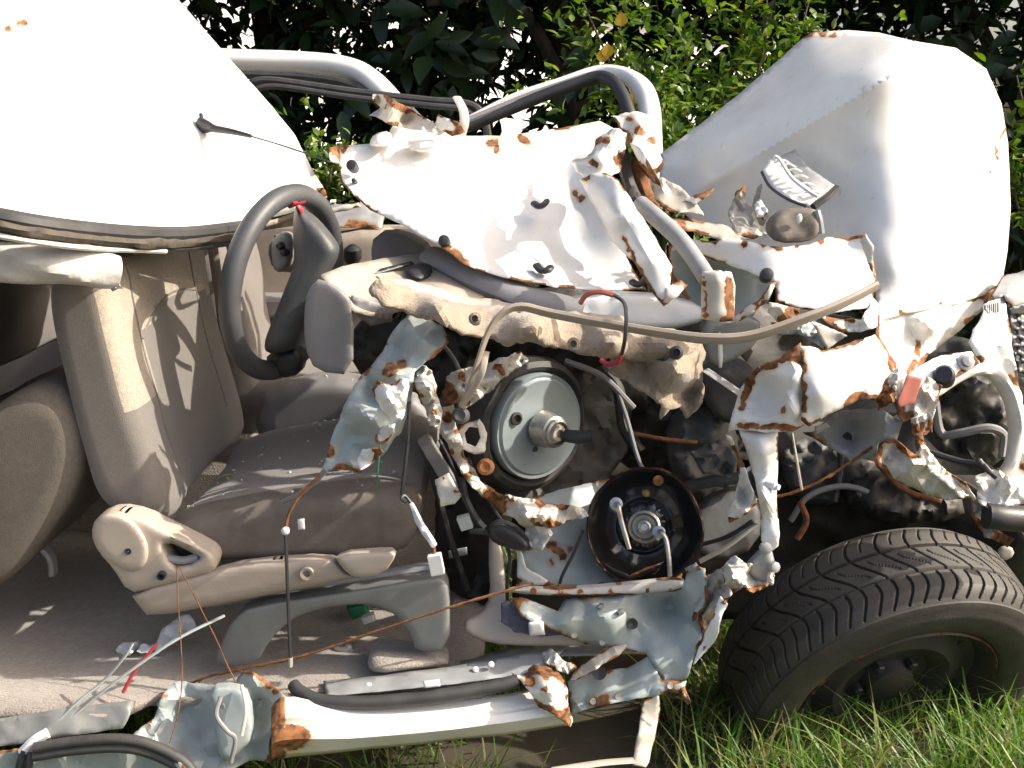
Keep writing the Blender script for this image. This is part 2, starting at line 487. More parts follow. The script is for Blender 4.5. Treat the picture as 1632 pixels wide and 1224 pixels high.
M['whitep'] = make_mat('white_plastic', (.72, .72, .70), (.6, .6, .58), rough=.45, dirt=.2)
M['clearp'] = make_mat('milky_plastic', (.55, .60, .58), (.48, .53, .52), rough=.3, trans=.35)
M['paper'] = make_mat('crumpled_paper', (.70, .70, .72), (.6, .6, .62), rough=.9, bump=.2)
M['glass'] = make_mat('glass_crumb', (.70, .78, .76), (.62, .72, .7), rough=.08, trans=.35)
M['green'] = make_mat('green_plastic', (.02, .19, .10), (.02, .15, .08), rough=.5)
M['foam'] = make_mat('yellow_foam', (.42, .32, .10), (.22, .16, .05), rough=1, nscale=80, bump=.5)
M['tyre'] = make_mat('tyre_rubber', (.034, .031, .028), (.058, .050, .043), rough=.62, nscale=26, dirt=.55, dirt_col=(.12, .095, .07), bump=.15, bscale=160)
M['rim'] = make_mat('dark_steel_rim', (.03, .028, .027), (.05, .044, .038), rough=.5, rust=True, dirt=.5, dirt_col=(.09, .07, .05), bump=.1)
M['soil'] = make_mat('dry_soil', (.075, .060, .040), (.045, .038, .024), rough=1, nscale=7, bump=.6, bscale=30, dirt=.5, dirt_col=(.05, .055, .02))
M['pale_wall'] = make_mat('pale_plaster', (.78, .77, .75), (.70, .69, .68), rough=.9, nscale=3, dirt=.1)
M['bark'] = make_mat('bark', (.075, .055, .038), (.035, .027, .02), rough=.95, nscale=22, bump=.8, bscale=30, stretch=(1, 1, .25))
M['footm'] = make_mat('dull_grey_steel', (.20, .205, .195), (.155, .16, .152), rough=.5, dirt=.4, bump=.08, dirt_col=(.12, .10, .08))
M['rearseat'] = make_mat('dark_brown_fabric', (.17, .145, .12), (.13, .112, .094), rough=.95, nscale=120, bump=.3, bscale=500, dirt=.4, dirt_col=(.07, .06, .05))

# ================================================================== the setting
rnd = random.Random(5)
def gz(x, y):
    up = min(1, max(0, (2.5 - y) / .6)) * min(1, max(0, (y + 1) / 1.0)) * min(1, max(0, (x + 1.6) / .8)) * min(1, max(0, (3.0 - x) / 1.0))
    return up * (.05 + .05 * min(1, max(0, (x - .2) / .3))) + .035 * noise.noise(Vector((x * 1.3, y * 1.3, 4))) + .012 * noise.noise(Vector((x * 6, y * 6, 1)))
xs = sorted(set([-60, -40, -25, -15, -9, -6] + [round(-4 + .12 * i, 3) for i in range(68)] + [5, 7, 10, 16, 26, 40, 60]))
ys = sorted(set([-20, -10, -5, -2, 0] + [round(.4 + .12 * i, 3) for i in range(60)] + [8, 9.5, 12, 16, 22, 30, 45, 70, 110]))
gv = [(x, y, gz(x, y)) for y in ys for x in xs]
nx = len(xs)
gf = [(j * nx + i, j * nx + i + 1, (j + 1) * nx + i + 1, (j + 1) * nx + i) for j in range(len(ys) - 1) for i in range(nx - 1)]
tag(link('ground', gv, gf, M['soil']), kind='structure')

# ---- leaf materials
def leaf_mat(name, ramp, rough=.42, transl=.35):
    m = bpy.data.materials.new(name); N, L = nt(m)
    b = N['Principled BSDF']; out = N['Material Output']
    at = N.new('ShaderNodeAttribute'); at.attribute_name = 'tone'
    cr = N.new('ShaderNodeValToRGB'); e = cr.color_ramp.elements
    e[0].position = 0; e[0].color = lin(*ramp[0]); e[1].position = 1; e[1].color = lin(*ramp[-1])
    for i, c in enumerate(ramp[1:-1]):
        x = e.new((i + 1) / (len(ramp) - 1)); x.color = lin(*c)
    L.new(at.outputs['Fac'], cr.inputs[0]); L.new(cr.outputs[0], b.inputs['Base Color'])
    b.inputs['Roughness'].default_value = rough
    tr = N.new('ShaderNodeBsdfTranslucent'); hs = N.new('ShaderNodeHueSaturation')
    hs.inputs['Value'].default_value = 1.5; hs.inputs['Saturation'].default_value = 1.15
    L.new(cr.outputs[0], hs.inputs['Color']); L.new(hs.outputs[0], tr.inputs[0])
    ms = N.new('ShaderNodeMixShader'); ms.inputs[0].default_value = transl
    L.new(b.outputs[0], ms.inputs[1]); L.new(tr.outputs[0], ms.inputs[2]); L.new(ms.outputs[0], out.inputs[0])
    return m
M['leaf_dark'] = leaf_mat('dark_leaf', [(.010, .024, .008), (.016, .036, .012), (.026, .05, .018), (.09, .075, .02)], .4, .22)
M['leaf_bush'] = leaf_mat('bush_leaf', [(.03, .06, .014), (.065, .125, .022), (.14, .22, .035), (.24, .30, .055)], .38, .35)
M['leaf_yellow'] = leaf_mat('yellow_leaf', [(.55, .33, .02), (.6, .42, .05)], .5, .4)
M['grass'] = leaf_mat('grass_blade', [(.06, .13, .016), (.10, .20, .025), (.16, .26, .05), (.28, .25, .10)], .5, .35)
M['stem'] = make_mat('shrub_stem', (.12, .10, .055), (.07, .06, .035), rough=.9)

def leaf_pts(L, wd, fold, droop):
    """outline of a pointed oval leaf, 3 cross stations"""
    st = [(0, 0.06), (.22, .42), (.5, .5), (.78, .3), (1, 0.0)]
    V = []; F = []
    for i, (t, h) in enumerate(st):
        z = -droop * t * t * L
        V += [(-h * wd, t * L, z + fold * h * wd), (0, t * L, z), (h * wd, t * L, z + fold * h * wd)]
    for i in range(len(st) - 1):
        a = i * 3
        F += [(a, a + 1, a + 4, a + 3), (a + 1, a + 2, a + 5, a + 4)]
    return V, F
def leaf_simple(L, wd, fold, droop):
    return [(0, 0, 0), (-wd * .5, L * .45, fold * wd * .5), (0, L * .5, -droop * L * .2), (wd * .5, L * .45, fold * wd * .5), (0, L, -droop * L)], \
           [(0, 2, 1), (0, 3, 2), (1, 2, 4), (2, 3, 4)]

class Leaves:
    def __init__(s): s.V = []; s.F = []; s.T = []
    def add(s, pos, d, L, wd, tone, rr, simple=False):
        v, f = (leaf_simple if simple else leaf_pts)(L, wd, rr.uniform(.1, .5), rr.uniform(.1, .45))
        d = Vector(d).normalized(); up = Vector((rr.gauss(0, .45), rr.gauss(0, .45), 1)); sd = d.cross(up)
        if sd.length < .05: sd = Vector((1, 0, 0))
        sd.normalize(); up = sd.cross(d)
        n = len(s.V); pos = Vector(pos)
        s.V += [pos + sd * p[0] + d * p[1] + up * p[2] for p in v]
        s.F += [tuple(i + n for i in q) for q in f]
        s.T += [tone] * len(v)
    def build(s, name, mat, parent):
        return link(name, s.V, s.F, mat, parent, True, {'tone': s.T}, sharp=0)

def branch(name, pts, r, parent, mat=None, taper=(1, .7, .35)):
    return sweep(name, pts, r, mat or M['bark'], parent, seg=8, world=True, taper=taper, wob=.25, per=5)

def dark_tree(name, base, label, seed, zone, shade_canopy, n_low, n_up, leafL, trunk_r, limbs, hole=None):
    rr = random.Random(seed)
    t = empty(name, base, label, 'tree')
    b = Vector(base)
    branch('trunk', [b + Vector((0, 0, -.1)), b + Vector((.05, 0, 1.2)), b + Vector((-.05, .05, 2.6)), b + Vector((.1, 0, 4.2))], trunk_r, t)
    for q in limbs:
        branch('limb', [b + Vector((0, 0, q[0]))] + [Vector(p) for p in q[1:]], trunk_r * .35, t)
    lv = Leaves()
    x0, x1, y0, y1, z0, z1 = zone
    made = 0
    while made < n_low:
        c = Vector((rr.uniform(x0, x1), rr.uniform(y0, y1), rr.uniform(z0, z1)))
        if noise.noise(c * 1.9 + Vector((seed, 0, 0))) < -.28: continue
        if hole and hole(c): continue
        for k in range(rr.randint(5, 9)):
            p = c + Vector((rr.gauss(0, .12), rr.gauss(0, .12), rr.gauss(0, .10)))
            if hole and hole(p): continue
            d = Vector((rr.gauss(0, 1), rr.gauss(0, 1) - .3, rr.gauss(-.35, .6)))
            s = rr.uniform(.6, 1.2)
            lv.add(p, d, leafL * s, leafL * s * rr.uniform(.36, .5), min(.8, max(0, rr.gauss(.35, .25))) if rr.random() > .02 else 1.0, rr)
            made += 1
    o = lv.build('foliage', M['leaf_dark'], t)
    up = Leaves()
    x0, x1, y0, y1, z0, z1 = shade_canopy
    for k in range(n_up):
        p = Vector((rr.uniform(x0, x1), rr.uniform(y0, y1), rr.uniform(z0, z1)))
        up.add(p, (rr.gauss(0, 1), rr.gauss(0, 1), rr.gauss(-.2, .5)), rr.uniform(.22, .38), rr.uniform(.14, .22), rr.uniform(0, .8), rr, True)
    up.build('crown', M['leaf_dark'], t)  # unseen overhead leaves, added to keep the foliage below in shade
    return t

def px_of(c):
    z = c.z - CAM_H; d = c.y * CT - z * ST; u = c.y * ST + z * CT
    return 816 + FPX * c.x / d, 612 - FPX * u / d
def gap(c):
    x, y = px_of(c)
    for gx_, gy_, gr in GAPS:
        if abs(x - gx_) < gr and abs(y - gy_) < gr * 1.6: return True
    return False
GAPS = [(812, 175, 24), (765, 200, 10), (372, 15, 14), (418, 32, 10), (395, 55, 8), (1612, 190, 16), (1575, 66, 8), (450, 160, 10), (468, 185, 8), (690, 22, 5), (720, 96, 7), (505, 240, 8)]

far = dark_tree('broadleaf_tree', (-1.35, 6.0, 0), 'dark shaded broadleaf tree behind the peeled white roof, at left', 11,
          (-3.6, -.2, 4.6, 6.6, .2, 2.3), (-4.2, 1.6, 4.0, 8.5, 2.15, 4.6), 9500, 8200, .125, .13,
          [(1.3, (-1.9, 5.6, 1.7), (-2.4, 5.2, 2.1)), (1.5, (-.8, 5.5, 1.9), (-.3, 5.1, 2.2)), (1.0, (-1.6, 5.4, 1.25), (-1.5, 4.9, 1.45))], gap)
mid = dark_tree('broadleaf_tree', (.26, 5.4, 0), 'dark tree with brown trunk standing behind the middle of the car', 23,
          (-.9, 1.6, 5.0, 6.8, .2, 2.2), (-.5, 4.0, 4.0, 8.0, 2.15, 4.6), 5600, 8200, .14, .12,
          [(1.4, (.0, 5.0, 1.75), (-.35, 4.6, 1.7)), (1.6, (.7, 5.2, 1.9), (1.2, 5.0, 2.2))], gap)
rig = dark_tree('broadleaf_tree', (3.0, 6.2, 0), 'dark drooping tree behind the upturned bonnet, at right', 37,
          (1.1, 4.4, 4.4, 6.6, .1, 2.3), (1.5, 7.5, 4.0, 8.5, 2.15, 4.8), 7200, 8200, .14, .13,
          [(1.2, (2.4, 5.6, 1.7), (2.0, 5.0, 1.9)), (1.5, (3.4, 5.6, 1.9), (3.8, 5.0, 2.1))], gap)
# the leaves of the middle tree that stand out one by one
lvV, lvF = leaf_pts(.17, .075, .3, .25)
big = bpy.data.meshes.new('leaf'); big.from_pydata(lvV, [], lvF); big.update(); big.materials.append(M['leaf_dark'])
big.polygons.foreach_set('use_smooth', [True] * len(big.polygons))
a_ = big.attributes.new('tone', 'FLOAT', 'POINT'); a_.data.foreach_set('value', [.62] * len(lvV))
rr = random.Random(77)
def put_leaf(tree, px, py, Y, ang, s, tilt):
    o = bpy.data.objects.new('leaf', big); col.objects.link(o); o.parent = tree
    p = P(px, py, Y) - world_of(tree)
    o.matrix_basis = Matrix.Translation(p) @ Matrix.Rotation(R(tilt), 4, 'X') @ Matrix.Rotation(R(ang), 4, 'Z') @ Matrix.Diagonal((s, s, s, 1))
for cx_, cy_, n, Y0 in ((690, 60, 11, 4.6), (640, 95, 7, 4.7), (790, 15, 8, 4.6), (740, 120, 7, 4.8), (930, 95, 7, 4.7), (540, 130, 6, 4.7), (1500, 70, 7, 4.7), (1590, 100, 9, 4.7), (600, 15, 6, 4.7)):
    for k in range(n):
        put_leaf(mid if 560 < cx_ < 1000 else (rig if cx_ > 1000 else far), cx_ + rr.gauss(0, 26), cy_ + rr.gauss(0, 20), Y0 + rr.gauss(0, .12), 180 + rr.gauss(0, 60), rr.uniform(.7, 1.15), 65 + rr.gauss(0, 25))

# ---- sunlit shrub
def shrub(name, label, base, stems, n_per, seed, leafL, spread):
    rr = random.Random(seed)
    t = empty(name, base, label, 'shrub'); lv = Leaves()
    for s in stems:
        path = [Vector(base) + Vector((rr.gauss(0, .06), rr.gauss(0, .06), -.03))] + [P(*q) for q in s]
        sweep('stem', path, .008, M['stem'], t, seg=6, world=True, taper=(1.3, .9, .35), per=6)
        cm = catmull(path, 10); m = len(cm)
        for k in range(n_per):
            i = min(m - 2, int(m * (.25 + .75 * rr.random() ** .8))); c = cm[i].lerp(cm[i + 1], rr.random())
            off = Vector((rr.gauss(0, 1), rr.gauss(0, 1), rr.gauss(0, 1))) * spread * rr.random()
            # a twig with leaves in a spray
            tip = c + off
            d0 = off.normalized() if off.length > 1e-4 else Vector((0, 0, 1))
            for q in range(rr.randint(5, 8)):
                d = d0 * .5 + Vector((rr.gauss(0, .7), rr.gauss(0, .7), rr.gauss(.45, .5)))
                L = leafL * rr.uniform(.55, 1.25)
                lv.add(tip + Vector((rr.gauss(0, 1), rr.gauss(0, 1), rr.gauss(0, 1))) * leafL * .5, d, L, L * rr.uniform(.42, .56), min(1, max(0, rr.gauss(.5, .28))), rr)
    lv.build('foliage', M['leaf_bush'], t)
    return t
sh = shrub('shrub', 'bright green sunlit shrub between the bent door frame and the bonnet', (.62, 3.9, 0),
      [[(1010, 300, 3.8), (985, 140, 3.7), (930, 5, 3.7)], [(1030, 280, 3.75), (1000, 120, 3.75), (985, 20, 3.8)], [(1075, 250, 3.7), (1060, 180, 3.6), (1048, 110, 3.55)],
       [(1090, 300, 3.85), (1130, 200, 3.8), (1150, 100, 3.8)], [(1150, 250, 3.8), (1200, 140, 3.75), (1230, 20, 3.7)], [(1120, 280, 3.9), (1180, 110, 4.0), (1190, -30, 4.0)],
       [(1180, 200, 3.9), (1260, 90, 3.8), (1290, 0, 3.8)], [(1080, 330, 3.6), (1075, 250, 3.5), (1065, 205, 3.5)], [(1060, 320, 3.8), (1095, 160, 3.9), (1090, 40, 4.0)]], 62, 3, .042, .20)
for (px, py) in ((968, 92), (960, 100), (990, 42), (1212, 3), (1010, 165)):
    o = bpy.data.objects.new('yellow_leaf', bpy.data.meshes.new('yellow_leaf')); col.objects.link(o); o.parent = sh
    v, f = leaf_pts(.045, .04, .3, .2); pv_ = P(px, py, 3.5) - world_of(sh)
    o.data.from_pydata([tuple(Vector((a[0], -.3 * a[2], a[1])) + pv_) for a in v], [], f); o.data.materials.append(M['leaf_yellow']); o['label'] = 'small yellow leaf'
shrub('shrub', 'low green shrub showing between the roof corner and the white bulkhead panel', (-.72, 3.7, 0),
      [[(520, 330, 3.7), (525, 290, 3.6), (530, 262, 3.6)], [(540, 330, 3.7), (515, 285, 3.7), (500, 250, 3.7)], [(600, 330, 3.7), (590, 290, 3.7), (560, 240, 3.7)]], 26, 8, .04, .12)
shrub('shrub', 'small leafy plant at the right edge behind the bonnet', (2.15, 4.0, 0),
      [[(1640, 380, 4), (1622, 330, 3.9), (1615, 290, 3.9)], [(1640, 350, 4), (1640, 220, 3.9), (1620, 120, 3.9)]], 26, 9, .055, .14)
# pale backdrop added and turned sunward to brighten gaps in the foliage
hw = empty('house', (0, 15, 0), 'pale house showing as white slivers through the dark leaves', 'house')
hx, hy = Vector((math.cos(R(48)), math.sin(R(48)), 0)), Vector((-math.sin(R(48)), math.cos(R(48)), 0))
boxy('wall', (-2.0, 16, 1.4), hx * 9, hy * 2, (0, 0, 1.5), M['pale_wall'], hw, .01)
boxy('roof', (-2.0, 16, 3.02), hx * 9.4, hy * 2.4, (0, 0, .10), M['pale_wall'], hw, .2)  # upper slab of the added backdrop

# ---- grass
gr = random.Random(9)
gV = []; gF = []; gT = []
def blade(x, y, h, wd, ang, lean, tone):
    z = gz(x, y) - .005
    dx, dy = math.cos(ang), math.sin(ang); sx, sy = -dy * wd, dx * wd
    n = len(gV)
    st = (0, .35, .7, 1.0)
    for t in st:
        k = lean * t * t * h; hz = h * t * (1 - .32 * lean * t)
        ww = (1 - t) ** .6 if t < 1 else 0
        px, py = x + dx * k, y + dy * k
        if t < 1:
            gV.append((px - sx * ww, py - sy * ww, z + hz)); gV.append((px + sx * ww, py + sy * ww, z + hz))
        else: gV.append((px, py, z + hz))
        gT.extend([tone] * (2 if t < 1 else 1))
    gF.extend([(n, n + 1, n + 3, n + 2), (n + 2, n + 3, n + 5, n + 4), (n + 4, n + 5, n + 6)])
def dens(x, y):
    return .38 + 1.25 * noise.noise(Vector((x * 3.2, y * 3.2, 8)))
k = 0
while k < 36000:
    x = gr.uniform(-1.1, 1.75); y = gr.uniform(.85, 2.9)
    d = dens(x, y)
    shade = 1.0 if x > .15 else .8
    if gr.random() > d * shade: continue
    k += 1
    tall = gr.random() < .13
    if .3 < x < 1.35 and y < 1.6 and gr.random() < .25: tall = True
    h = gr.uniform(.08, .19) if tall else gr.uniform(.025, .085)
    tone = min(.78, max(0, gr.gauss(.45, .22))) if gr.random() > (.16 if x > .5 else .4) else gr.uniform(.85, 1)
    blade(x, y, h, gr.uniform(.0012, .0028) * (1.3 if tall else 1), gr.uniform(0, 6.28), gr.uniform(.2, 1.2), tone)
for k in range(14000):
    x = gr.uniform(-5, 6); y = gr.uniform(2.9, 8)
    blade(x, y, gr.uniform(.05, .18), .005, gr.uniform(0, 6.28), gr.uniform(.2, 1), min(1, max(0, gr.gauss(.45, .25))))
tag(link('grass', gV, gF, M['grass'], None, True, {'tone': gT}, sharp=0), 'short green grass growing round the car', 'grass', kind='stuff')
M['gutter'] = make_mat('grimy_rail', (.05, .042, .034), (.10, .08, .06), rough=.8, nscale=40, bump=.5, bscale=90)

# ================================================================== the wrecked car
car = empty('wrecked_car', (0, 2.2, 0), 'crushed white car with torn open side, rusty tears and exposed tan interior', 'car')
W, DW, PR, GM = M['white'], M['dirtyw'], M['primer'], M['greym']

# ---------------------------------------------------------------- floor, far side, rear interior
def floor_z(x, y):
    z = .285 + .012 * noise.noise(Vector((x * 5, y * 5, 2)))
    if x < -.95: z += .09 * min(1, (-.95 - x) / .12) * max(0, 1 - abs(y - 1.52) / .16)
    return z
fx = [-2.2 + .05 * i for i in range(44)]; fy = [1.48 + .05 * i for i in range(31)]
fv = [(x, max(y, 1.55 if x > -.64 else 1.48), floor_z(x, y)) for y in fy for x in fx]; n_ = len(fx)
fl = link('floor_carpet', fv, [(j * n_ + i, j * n_ + i + 1, (j + 1) * n_ + i + 1, (j + 1) * n_ + i) for j in range(len(fy) - 1) for i in range(n_ - 1)], M['carpet'], car)
md = fl.modifiers.new('thickness', 'SOLIDIFY'); md.thickness = .02; md.offset = -1
# tunnel and far sill inside
boxy('centre_tunnel', (-1.05, 2.38, .36), (1.05, 0, 0), (0, .13, 0), (0, 0, .10), M['carpet'], car, .35)
boxy('far_door_panel', (-.62, 3.02, .62), (.62, 0, 0), (0, .03, 0), (0, 0, .30), M['tanp'], car, .1)
boxy('armrest', (-.62, 2.95, .70), (.26, 0, 0), (0, .06, 0), (0, 0, .03), M['greyp'], car, .4)
boxy('far_rear_panel', (-1.72, 3.02, .82), (.44, 0, 0), (0, .03, 0), (0, 0, .52), M['greyp'], car, .1)
boxy('far_body_side', (-1.2, 3.09, .55), (1.1, 0, 0), (0, .025, 0), (0, 0, .36), M['white'], car, .1)
boxy('rear_bulkhead', (-2.0, 2.3, .80), (.03, 0, 0), (0, .75, 0), (0, 0, .52), M['greyp'], car, .1)

boxy('rear_side_panel', (-1.55, 1.50, .66), (.60, 0, 0), (0, .03, 0), (0, 0, .42), M['roofw'], car, .1)  # unseen body side, added out of view to darken the rear cabin
# ---------------------------------------------------------------- seats
def seat_block(name, prof, Y0, Y1, mat, parent, mats=None, pick=None, rnd_m=.035, front_fn=None, label=None, nsl=16, sub=2):
    pr = smooth_loop([(p[0], p[1], 0) for p in prof], sub)
    pts = []
    for p in pr:
        q = P(p[0], p[1], Y0); pts.append((q.x, q.z))
    # resample evenly
    pts = np.array(pts); d = np.hypot(*(np.roll(pts, -1, 0) - pts).T); s = np.r_[0, np.cumsum(d)]
    m = 72; tt = np.linspace(0, s[-1], m, endpoint=False); pc = np.vstack([pts, pts[:1]])
    pts = np.c_[np.interp(tt, s, pc[:, 0]), np.interp(tt, s, pc[:, 1])]
    c = pts.mean(0)
    nrm = np.roll(pts, -1, 0) - np.roll(pts, 1, 0); nrm = np.c_[nrm[:, 1], -nrm[:, 0]]; nrm /= np.hypot(*nrm.T)[:, None] + 1e-9
    if ((pts - c) * nrm).sum() < 0: nrm = -nrm
    V = []; F = []
    ph = [math.pi / 2 * q / 7 for q in range(8)]
    ends = [(0.0, 1.12)] + [(1 - math.cos(q), 1 - math.sin(q)) for q in ph]
    sl = [(Y0 + rnd_m * a_, b_) for a_, b_ in ends]
    sl += [(Y0 + rnd_m + (Y1 - Y0 - 2 * rnd_m) * k / nsl, 0.0) for k in range(1, nsl)]
    sl += [(Y1 - rnd_m * a_, b_) for a_, b_ in reversed(ends)]
    def norms(q_):
        g = np.roll(q_, -1, 0) - np.roll(q_, 1, 0); g = np.c_[g[:, 1], -g[:, 0]]; g /= np.hypot(*g.T)[:, None] + 1e-9
        return -g if ((q_ - q_.mean(0)) * g).sum() < 0 else g
    cache = {0.0: pts.copy()}; cur = pts.copy(); done = 0.0
    for tgt in sorted(set(k for _, k in sl)):
        while done < tgt * rnd_m - 1e-6:
            st = min(.002, tgt * rnd_m - done); cur = cur - norms(cur) * st; done += st
            cur = .5 * cur + .25 * (np.roll(cur, 1, 0) + np.roll(cur, -1, 0))
        cache[tgt] = cur.copy()
    for y, k in sl:
        ring_ = cache[k]; rn = norms(ring_)
        for i in range(m):
            x, z = ring_[i]
            if front_fn:
                e = front_fn((y - Y0) / (Y1 - Y0), rn[i], x, z); x += rn[i][0] * e; z += rn[i][1] * e
            e = .004 * noise.noise(Vector((x * 9, y * 9, z * 9)))
            V.append((x + rn[i][0] * e, y, z + rn[i][1] * e))
    for a in range(len(sl) - 1):
        for i in range(m):
            p = a * m + i; q = a * m + (i + 1) % m
            F.append((p, q, q + m, p + m))
    for a0 in (0, (len(sl) - 1) * m):
        V.append(tuple(np.mean(np.array(V[a0:a0 + m]), 0))); cc_ = len(V) - 1
        for i in range(m): F.append((a0 + i, a0 + (i + 1) % m, cc_))
    o = link(name, V, F, mat, parent, True, None, label, sharp=0)
    bm = bmesh.new(); bm.from_mesh(o.data); bmesh.ops.recalc_face_normals(bm, faces=bm.faces[:]); bm.to_mesh(o.data); bm.free()
    if mats:
        o.data.materials.append(mats)
        off = world_of(parent)
        for p in o.data.polygons:
            if pick(p.center + off, p.normal): p.material_index = 1
    return o

seat = empty('front_seat', P(300, 900, 1.95), None, None, car); seat['label'] = 'grey brown fabric seat with pale woven headrest panel'
def bolster(f, n, x, z):
    if n[0] < .3: return 0
    e = min(f, 1 - f)
    return .008 * max(0, 1 - abs(e - .12) / .2) - .004 * max(0, 1 - abs(f - .5) / .3)
zb = P(200, 560, 1.7).z
def is_insert(c, n):
    f = (c.y - 1.68) / .58
    return n.x > .45 and c.z > zb + (.05 * math.sin(max(0, min(1, (f - .2) / .8)) * math.pi) if f > .2 else -.10)
seat_block('backrest', [(66, 460), (92, 432), (140, 419), (160, 436), (172, 520), (198, 620), (232, 724), (264, 828), (240, 842), (152, 815), (120, 710), (86, 570)],
           1.68, 2.26, M['fabric'], seat, M['insert'], is_insert, front_fn=bolster, rnd_m=.03)
def cush(f, n, x, z):
    if n[1] < .3: return 0
    e = min(f, 1 - f)
    return .010 * max(0, 1 - abs(e - .12) / .16)
seat_block('cushion', [(255, 845), (420, 812), (560, 792), (640, 800), (668, 830), (660, 868), (630, 893), (350, 900), (262, 895)],
           1.64, 2.18, M['vinyl'], seat, M['fabric'], lambda c, n: n.z > .55 and c.y > 1.74, front_fn=cush, rnd_m=.024)
pillow('recliner_cover', [(145, 850, 1.6), (152, 825, 1.6), (180, 813, 1.6), (225, 822, 1.6), (262, 842, 1.6), (330, 872, 1.6), (347, 890, 1.6), (342, 912, 1.6), (300, 925, 1.6), (240, 940, 1.6), (205, 945, 1.6), (180, 905, 1.6), (155, 878, 1.6)],
       M['tanp2'], seat, front=.018, back=.06, rnd=14, res=7, holes=[[(263, 868), (275, 866), (300, 878), (318, 888), (305, 898), (282, 903), (270, 892)]])
pillow('recliner_disc', [(147, 850, 1.582), (154, 826, 1.582), (178, 815, 1.582), (212, 828, 1.582), (234, 858, 1.582), (238, 888, 1.582), (226, 908, 1.582), (204, 912, 1.582), (178, 898, 1.582), (156, 876, 1.582)], M['tanp2'], seat, front=.012, back=.02, rnd=7, res=7, chaikin=2)
lathe('screw', P(204, 879, 1.569), (0, -1, .05), [(.0055, -.006), (.0055, .0008), (.003, .0006), (0, -.002)], M['black'], seat, 12)  # black disc drawn for the small dark hole in the cover
sweep('recliner_lever', [(262, 888, 1.6), (290, 893, 1.6), (316, 888, 1.6)], .007, M['greym'], seat)
lathe('screw', P(257, 918, 1.575), (0, -1, 0), [(.007, -.01), (.007, .003), (.004, .003), (.004, -.004), (0, -.004)], M['black'], seat, 12)
pillow('side_trim', [(207, 945, 1.6), (345, 908, 1.6), (400, 894, 1.6), (530, 886, 1.6), (545, 905, 1.6), (560, 918, 1.6), (555, 922, 1.6), (490, 937, 1.6), (380, 957, 1.6), (238, 985, 1.6), (222, 966, 1.6)],
       M['tanp'], seat, front=.02, back=.03, rnd=12, res=8)
pillow('trim_cap', [(532, 884, 1.58), (625, 877, 1.58), (633, 884, 1.58), (612, 915, 1.58), (565, 922, 1.58), (545, 905, 1.58)], M['tanp2'], seat, front=.014, back=.03, rnd=9, res=7)  # paler plastic puts the sunlit tone of this trim end into colour
lathe('screw', P(489, 914, 1.575), (0, -1, 0), [(.011, -.012), (.011, .003), (.006, .002), (.006, -.006), (0, -.006)], M['tanp'], seat, 14)
# arched steel foot of the seat
legout = [(343, 1062, 1.60), (350, 1030, 1.60), (372, 985, 1.60), (400, 966, 1.60), (520, 948, 1.6), (690, 920, 1.6), (708, 922, 1.6), (716, 940, 1.6), (717, 1036, 1.6), (662, 1040, 1.6), (655, 1010, 1.6),
          (635, 982, 1.6), (600, 965, 1.6), (560, 962, 1.6), (500, 972, 1.6), (460, 990, 1.6), (430, 1020, 1.6), (410, 1058, 1.6)]
pillow('seat_foot', legout, M['footm'], seat, front=.010, back=.05, rnd=8, res=7, label='arched grey steel foot')
sweep('seat_rail', [(330, 960, 1.66), (520, 930, 1.66), (700, 900, 1.66)], .014, M['greym'], seat, flat=.6)

bpy.context.view_layer.update(); _dg = bpy.context.evaluated_depsgraph_get()
def seam_line(yz, name, r=.0022):
    pts = []
    for y, z in yz:
        h, loc, nr_, ix, ob, _ = sc.ray_cast(_dg, Vector((-.2, y, z)), Vector((-1, 0, 0)))
        if h and ob.name.startswith('backrest'): pts.append(loc + Vector((.0005, 0, 0)))
    if len(pts) > 3: sweep(name, pts, r, M['fabric'], seat, world=True, seg=6, per=2)
seam_line([(1.79 + .004 * math.sin(i), .55 + .022 * i) for i in range(20)], 'seam')
seam_line([(2.14, .55 + .022 * i) for i in range(20)], 'seam')
seam_line([(1.80 + .02 * i, zb + .05 * math.sin(max(0, ((1.80 + .02 * i - 1.68) / .58 - .2) / .8) * math.pi)) for i in range(18)], 'seam')
# rear seat at the left
rs = empty('rear_seat', P(20, 800, 1.75), None, None, car)
seat_block('cushion', [(-260, 760), (-60, 680), (40, 612), (105, 622), (135, 690), (130, 755), (75, 850), (20, 925), (-40, 960), (-200, 960)], 1.68, 2.75, M['rearseat'], rs, None, None, rnd_m=.04)
seat_block('backrest', [(-430, 420), (-330, 400), (-250, 430), (-150, 640), (-230, 700), (-330, 690)], 1.72, 2.75, M['fabric'], rs, rnd_m=.03)
sweep('seat_bracket', [(66, 870, 1.8), (82, 890, 1.8), (85, 915, 1.8)], .014, GM, rs, flat=.5)
# far front seat, in the dark beyond
fs = empty('passenger_seat', P(430, 720, 2.6), None, None, car)
seat_block('backrest', [(190, 395), (250, 375), (330, 375), (352, 420), (372, 560), (400, 690), (330, 700), (270, 690), (220, 560)], 2.48, 2.9, M['fabric'], fs)
seat_block('cushion', [(350, 640), (480, 618), (600, 615), (690, 640), (700, 690), (640, 730), (360, 735)], 2.46, 2.9, M['fabric'], fs)
# centre console between the seats
pillow('console', [(400, 640, 2.3), (470, 605, 2.3), (560, 600, 2.3), (700, 640, 2.3), (720, 760, 2.3), (430, 770, 2.3)], M['greyp'], car, front=.05, back=.12, rnd=25)
lathe('gear_lever', P(563, 410, 2.4), (0, -.2, 1), [(.018, -.06), (.014, -.02), (.022, 0), (.02, .02), (.008, .03), (0, .031)], M['black'], car, 16)

